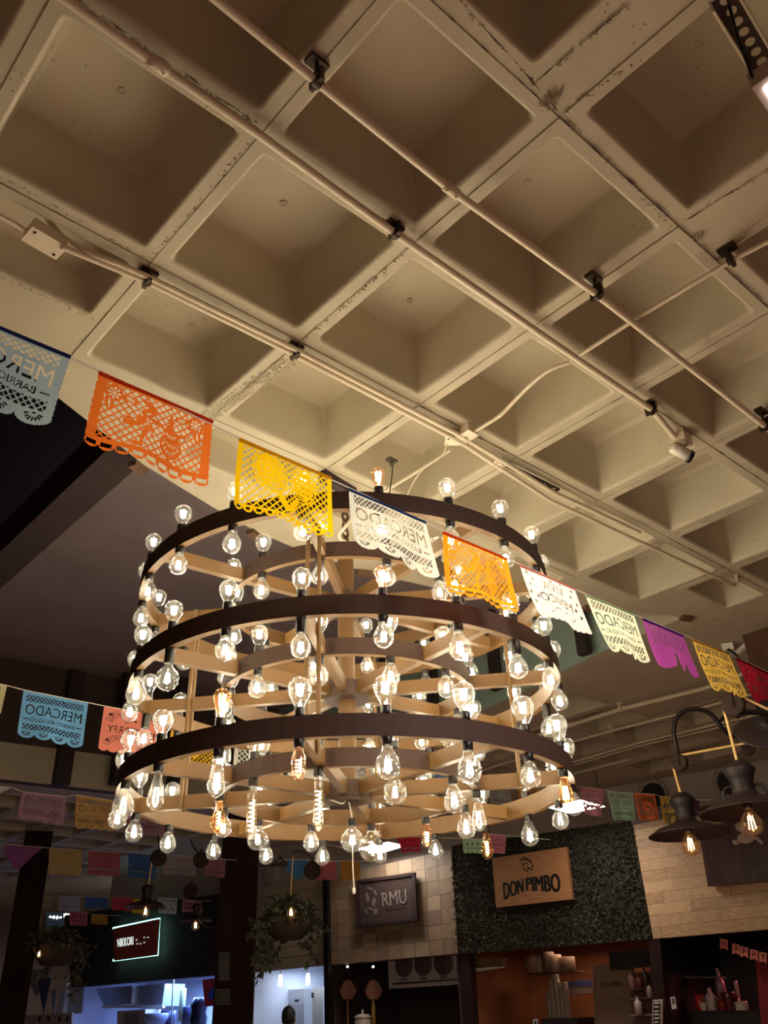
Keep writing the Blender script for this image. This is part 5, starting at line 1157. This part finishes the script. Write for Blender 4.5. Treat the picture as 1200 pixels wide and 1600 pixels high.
# person seen from behind
HP = onwall(452, 1591, .35); gnd = Vector((HP.x, HP.y, 0)); hz = HP.z
pm = bpy.data.meshes.new('person'); fx = Vector((WD.x, WD.y, 0)); k = hz/1.6
J = [(0, .95), (0, 1.15), (0, 1.35), (0, 1.43), (0, 1.5), (-.17, 1.37), (-.24, 1.12), (-.22, .9), (-.22, .8), (.17, 1.37), (.24, 1.12), (.22, .9), (.22, .8), (-.09, .9), (-.1, .48), (-.1, .08), (.09, .9), (.1, .48), (.1, .08)]
Ed = [(0, 1), (1, 2), (2, 3), (3, 4), (2, 5), (5, 6), (6, 7), (7, 8), (2, 9), (9, 10), (10, 11), (11, 12), (0, 13), (13, 14), (14, 15), (0, 16), (16, 17), (17, 18)]
Rd = [.15, .14, .15, .06, .055, .065, .048, .04, .04, .065, .048, .04, .04, .1, .065, .045, .1, .065, .045]
pm.from_pydata([tuple(fx*x*k+WN*(.03 if 6 < i < 9 or 10 < i < 13 else 0)*-1+Vector((0, 0, z*k))) for i, (x, z) in enumerate(J)], Ed, []); pm.update()
po = bpy.data.objects.new('person', pm); C.objects.link(po); po.location = gnd
md = po.modifiers.new('Skin', 'SKIN')
for i, sv in enumerate(pm.skin_vertices[0].data): sv.radius = (Rd[i]*k, Rd[i]*k*(.72 if i in (0, 1, 2) else 1)); sv.use_root = (i == 0)
po.modifiers.new('Sub', 'SUBSURF').render_levels = 2
pm.materials.append(mat('dark_shirt', (.02, .018, .022), .8)); tag(po, 'person with short dark hair standing in the white lit kitchen, only the head in frame', 'person')
b = MB(); q = Matrix.Translation(Vector((0, 0, hz)))
b.lathe([(0, -.115), (.04, -.11), (.062, -.085), (.074, -.04), (.078, .01), (.072, .06), (.05, .1), (.025, .117), (0, .12)], 18, q); part('head', mesh_of(b, 'head'), mat('skin', (.25, .13, .09), .6), po, (0, 0, 0))
b = MB(); b.lathe([(.066, -.06), (.08, -.04), (.086, .01), (.082, .065), (.06, .11), (.03, .13), (0, .134)], 18, q @ Matrix.Translation(-WN*-.012)); part('hair', mesh_of(b, 'hair'), mat('dark_hair', (.008, .007, .008), .6), po, (0, 0, 0))
for s in (-1, 1):
    b = MB(); b.lathe([(0, -.03), (.012, -.015), (.014, .01), (0, .03)], 8, q @ Matrix.Translation(fx*s*.084)); part('ear', mesh_of(b, 'ear'), MATS['skin'], po, (0, 0, 0))
# dark stall with two pink lamps, menu board, jar
M_PINK = glass_mat('pink_glass', (.8, .5, .45), .5, (.8, .45, .4))
for x, lab in ((543, 'left one of two pink faceted glass lamps under the tile panel'), (583, 'right one of two pink faceted glass lamps under the tile panel')):
    P = onwall(x, 1547, -.25); t = thing('faceted_lamp', lab, 'lamp', P, 'pink faceted glass lamps'); b = MB(); b.lathe([(.02, .115), (.05, .1), (.118, .0), (.1, -.05), (.06, -.1), (.02, -.1)], 6, smooth=False); part('lamp_shade', mesh_of(b, 'lamp_shade'), mat('pink_shade', (.42, .2, .15), .25), t, (0, 0, 0))
    b = MB(); b.lathe([(0, .115), (.02, .115), (.02, .14), (.004, .15), (.004, .3), (0, .3)], 8); part('stem', mesh_of(b, 'stem'), M_DARKSTEEL, t, (0, 0, 0)); b = MB(); b.tube([(0, 0, -.1), (0, 0, -.62)], .016, 8); part('pole', mesh_of(b, 'pole'), mat('copper_pole', (.3, .12, .07), .4, .6), t, (0, 0, 0))
    P2 = onwall(x, 1509, -.06); b = MB(); b.lathe([(0, 0), (.014, 0), (.012, .02), (0, .022)], 10, Matrix.Translation(P2-Vector((0, 0, .02)))); tag(b.build('spot_light', emit_mat('spot_white', (1, .85, .7), 6.)), 'tiny bright spot under the tile panel above the %s pink lamp' % ('left' if x < 560 else 'right'), 'light')
mb_ = wbox('menu_board', 'pale menu board with dark round dishes under the tile panel', 'board', ((606, 1502), (716, 1492), (716, 1538), (608, 1545)), -.1, .03, mat('menu_paper', (.3, .25, .25), .6))
for x, w_ in ((631, 15), (661, 15), (693, 16)):
    b = MB(); P = onwall(x, 1508-(x-631)*.06, -.09); q = Matrix.Translation(P) @ WN.to_track_quat('Z', 'Y').to_matrix().to_4x4(); kk = (P-EYEV).length/F; b.lathe([(0, .012), (w_*kk*.8, .012), (w_*kk, .002)], 22, q); b.build('dish_print', mat('dish_dark', (.055, .03, .03), .5), mb_)
    wbox('caption', None, None, ((x-5, 1530-(x-631)*.06), (x+6, 1529-(x-631)*.06), (x+6, 1531-(x-631)*.06), (x-5, 1532-(x-631)*.06)), -.088, .004, M_BLK, mb_)
wbox('line', None, None, ((613, 1536), (716, 1529), (716, 1531), (613, 1539)), -.088, .004, M_BLK, mb_)
bottle(567, 1612, -.1, .1, .2, '#b3a496', 'jar', 'squat white lidded jar below the two pink lamps', 'jar', [(0, 0), (.95, 0), (1, .1), (1, .6), (.92, .68), (1.05, .7), (1.05, .78), (.7, .9), (.15, .92), (.1, 1.15), (0, 1.15)])
bottle(584, 1606, -.2, .025, .35, '#a8813e', 'brass_bottle', 'slim brass coloured bottle right of the white jar', 'bottle')
# orange stall
wbox('stall_post', 'brown wooden post between the menu board and the orange stall', 'post', ((718, 1492), (733, 1490), (742, 1640), (726, 1640)), .02, .12, M_COLW)
wbox('shelf_bracket', 'white shelf bracket in the orange stall beside the brown post', 'bracket', ((737, 1497), (740, 1497), (742, 1550), (739, 1551)), -.2, .03, M_WHITE); wbox('arm', None, None, ((738, 1513), (784, 1510), (784, 1512), (739, 1519)), -.2, .06, M_WHITE, bpy.data.objects['shelf_bracket'])
wbox('woven_roll', 'brown woven roll lying on the white bracket shelf', 'roll', ((738, 1500), (784, 1497), (784, 1509), (738, 1512)), -.3, .12, mat('woven', (.2, .12, .06), .8, noise=.5, nscale=20))
p_ = wbox('poster', 'small white framed poster on the orange stall wall', 'poster', ((772, 1560), (784, 1559), (785, 1579), (773, 1580)), -1.0, .02, mat('poster_frame', (.45, .3, .24), .6)); wbox('print', None, None, ((774, 1562), (782, 1561), (783, 1577), (775, 1578)), -.985, .01, mat('poster_print', (.22, .08, .05), .6), p_); wbox('figure_print', None, None, ((777, 1565), (779.5, 1565), (780, 1575), (777.5, 1575)), -.978, .006, M_WHITE, p_)
wbox('shelf', 'dark wall shelf in the orange stall left of the panel with lettering', 'shelf', ((825, 1521), (905, 1516), (905, 1519), (825, 1524)), -.8, .25, mat('shelf_dark', (.1, .05, .035), .6))
for k, (x, y, r, h_, col, lab) in enumerate([(834, 1520, .1, .18, '#6e5442', 'brown tin leftmost on the dark shelf'), (846, 1519, .06, .16, '#8d7a6c', 'pale tin second on the dark shelf'), (858, 1518.5, .08, .2, '#57453c', 'dark canister third on the dark shelf'), (870, 1518, .07, .17, '#937f72', 'pale canister fourth on the dark shelf'), (888, 1517, .09, .14, '#7a6354', 'squat tin rightmost on the dark shelf')]):
    bottle(x, y, -.68, r, h_, col, 'tin', lab, 'tin', CYL, 'tins on the dark shelf', .5)
bx = wbox('carton', 'carton with a blue label behind the steel shakers', 'box', ((876, 1534), (923, 1530), (924, 1552), (877, 1555)), -.8, .2, mat('carton_grey', (.24, .17, .15), .6)); wbox('label_band', None, None, ((889, 1533), (923, 1530.5), (923, 1540), (889, 1542)), -.79, .02, mat('label_blue', (.05, .06, .2), .5), bx)
wbox('counter', 'black counter top in the orange stall', 'counter', ((846, 1592), (902, 1590), (902, 1640), (846, 1640)), -.3, .5, M_BLK)
for k, (x, r, h_, lab) in enumerate([(861, .035, .26, 'leftmost steel shaker on the black counter'), (868, .045, .36, 'tall steel shaker second from left on the black counter'), (875, .05, .42, 'tallest steel shaker on the black counter'), (882, .045, .3, 'steel shaker fourth from left on the black counter'), (888, .04, .34, 'rightmost steel shaker on the black counter')]):
    bottle(x, 1591, -.45, r, h_, '#85766a', 'shaker', lab, 'shaker', [(0, 0), (.78, 0), (.8, .02), (1, .8), (1, .83), (.9, .84), (.88, .97), (.8, 1), (0, 1)], 'steel shakers on the counter')
wbox('tag_card', 'small white card at the bottom edge left of the black counter', 'card', ((833, 1593), (840, 1592.5), (840, 1603), (833, 1603)), -.1, .01, M_WHITE); wbox('print', None, None, ((835, 1595), (838, 1595), (838, 1603), (835, 1603)), -.095, .006, M_BLK, bpy.data.objects['tag_card'])
pn = wbox('lettered_panel', 'brown panel with small dark shop lettering in the orange stall', 'panel', ((926, 1508), (986, 1503), (1000, 1640), (930, 1640)), -.5, .06, mat('panel_tan', (.22, .14, .1), .6, noise=.15))
wtext('DON PIMBO', [(939, 1535), (972, 1533), (972, 1541), (939, 1544)], -.495, .003, pn, M_CARVE)
b = MB()
wbox('dark_cabinet', 'black wall cabinet at the right of the orange stall', 'cabinet', ((951, 1488), (1012, 1482), (1014, 1510), (953, 1515)), -.4, .1, M_BLK)
sh = wbox('bottle_shelf', 'narrow dark shelf unit beside the right post of the orange stall', 'shelf', ((983, 1520), (1020, 1517), (1026, 1640), (990, 1640)), -.42, .1, mat('shelf_dark', (.1, .05, .035), .6))
for y in (1546, 1560, 1586): wbox('shelf_board', None, None, ((985, y), (1024, y-2), (1024, y), (985, y+2)), -.3, .14, mat('board_pale', (.3, .2, .17), .5), sh)
for k, (x, y, r, h_, col, lab) in enumerate([(989, 1546, .035, .17, '#8f6a5e', 'pinkish bottle on the top board of the narrow shelf unit'), (1000, 1545, .045, .14, '#5e2a26', 'dark red jar on the top board of the narrow shelf unit'), (1011, 1545, .03, .2, '#3c3030', 'dark bottle on the top board of the narrow shelf unit'), (1016, 1559, .03, .14, '#a58a80', 'pale bottle on the middle board of the narrow shelf unit'), (999, 1585, .04, .16, '#b8a59c', 'white jar on the bottom board of the narrow shelf unit')]): bottle(x, y, -.22, r, h_, col, 'bottle', lab, 'bottle', None, 'bottles on the narrow shelf unit')
# bar at right
wbox('bar_post', 'dark red brown post between the orange stall and the bar', 'post', ((1012, 1469), (1031, 1467), (1047, 1640), (1028, 1640)), .06, .14, M_COLW)
v_ = wbox('striped_sign', 'narrow pale sign with black vertical lettering on the bar post', 'sign', ((1020, 1562), (1035, 1561), (1034, 1640), (1017, 1640)), .12, .03, mat('sign_cream', (.5, .42, .36), .5))
vb = wbox('black_strip', None, None, ((1021, 1565), (1031, 1564), (1030, 1640), (1019, 1640)), .13, .02, M_BLK, v_)
for k, y in enumerate((1566, 1572, 1579, 1584, 1590, 1596)): wbox('letter', None, None, ((1022, y), (1030.5-(k % 2)*2, y-.6), (1030.5-(k % 3), y+2.2), (1022, y+2.8)), .14, .02, M_WHITE, v_)
c_ = wbox('price_card', 'small white card holder right of the bar post', 'card', ((1047, 1558), (1054, 1557), (1057, 1576), (1050, 1577)), .04, .02, M_WHITE); wbox('window', None, None, ((1049, 1560), (1053, 1559.5), (1054, 1568), (1050.5, 1569)), .045, .01, mat('card_grey', (.1, .08, .1), .5), c_)
wbox('bar_shelf', 'thin steel edged shelf across the dark bar', 'shelf', ((1042, 1526), (1125, 1526), (1125, 1528), (1042, 1528)), -.6, .2, mat('shelf_steel', (.2, .13, .12), .4, .4))
wbox('back_counter', 'dark back counter of the bar carrying bottles and glasses', 'counter', ((1080, 1581), (1200, 1577), (1200, 1640), (1080, 1640)), -.5, .5, M_BLK)
wbox('red_curtain', 'dark red curtain at the right end of the bar', 'curtain', ((1180, 1500), (1262, 1490), (1262, 1650), (1194, 1650)), -.2, .08, mat('curtain_red', (.22, .008, .014), .8, noise=.4, nscale=6, stretch=(6, 6, .4)))
for k, (x, r, h_, col, lab, pr) in enumerate([(1096, .05, .14, '#c23a3a', 'red topped tub at the left of the back counter', CUP), (1101, .05, .07, '#d8c8c4', 'small white cup in front of the red tub on the back counter', CUP), (1107, .04, .12, '#7a6a70', 'grey tumbler on the back counter', CUP), (1114, .05, .2, '#c4b4b8', 'shiny glass jar on the back counter', None), (1121, .03, .15, '#5a3a3a', 'brown bottle on the back counter', None), (1133, .05, .38, '#8a6a80', 'tall mauve bottle on the back counter', None), (1132, .06, .1, '#8c3020', 'rust red bowl before the mauve bottle', CUP), (1142, .07, .16, '#581a1c', 'dark red pot on the back counter', CYL), (1150, .06, .1, '#431416', 'low dark red dish on the back counter', CUP), (1160, .065, .08, '#cfc4b4', 'white tub at the right of the back counter', CYL), (1158, .02, .26, '#a89a94', 'slim glass behind the white tub on the back counter', CYL)]):
    bottle(x, 1579, -.52 - (.15 if k in (5, 10) else 0), r, h_, col, 'ware', lab, 'ware', pr, 'wares on the back counter')
# letter banner
pts = [onwall(1118, 1462, -.05), onwall(1130, 1467, -.05), onwall(1150, 1476, -.05), onwall(1175, 1484, -.05), onwall(1205, 1491, -.05), onwall(1240, 1495, -.05)]
string(pts, 'string of the red letter pennants over the bar', .003, M_BLACKIRON)
M_BN = mat('pennant_red', (.55, .14, .1), .7); M_BL = mat('pennant_letter', (.06, .01, .012), .7)
for ch, x, y, nth in (('H', 1125, 1466, 'leftmost red pennant with the letter H over the bar'), ('A', 1144, 1474, 'red pennant with the letter A over the bar'), ('P', 1157, 1478.5, 'red pennant with the letter P beside the A over the bar'), ('P', 1172, 1483, 'red pennant with the letter P beside the Y over the bar'), ('Y', 1186, 1487, 'red pennant with the letter Y at the right frame edge')):
    w_, h_ = 12, 17; cs = [(x, y), (x+w_, y+2.2), (x+w_, y+2.2+h_), (x, y+h_)]
    Q = wq(cs, -.04); m_ = bil(Q, .5, .8); p5 = [Q[0], Q[1], Q[2], m_, Q[3]]; b = MB(); b.add(p5+[p-WN*.004 for p in p5], [(0, 1, 2, 3, 4), (9, 8, 7, 6, 5), (0, 5, 6, 1), (1, 6, 7, 2), (2, 7, 8, 3), (3, 8, 9, 4), (4, 9, 5, 0)])
    o = tag(b.build('letter_pennant', M_BN), nth, 'pennant', 'letter pennants over the bar'); wtext(ch, [(x+3, y+3), (x+9, y+4), (x+9, y+13), (x+3, y+12)], -.035, .002, o, M_BL, 'letter')
bpy.context.view_layer.update()
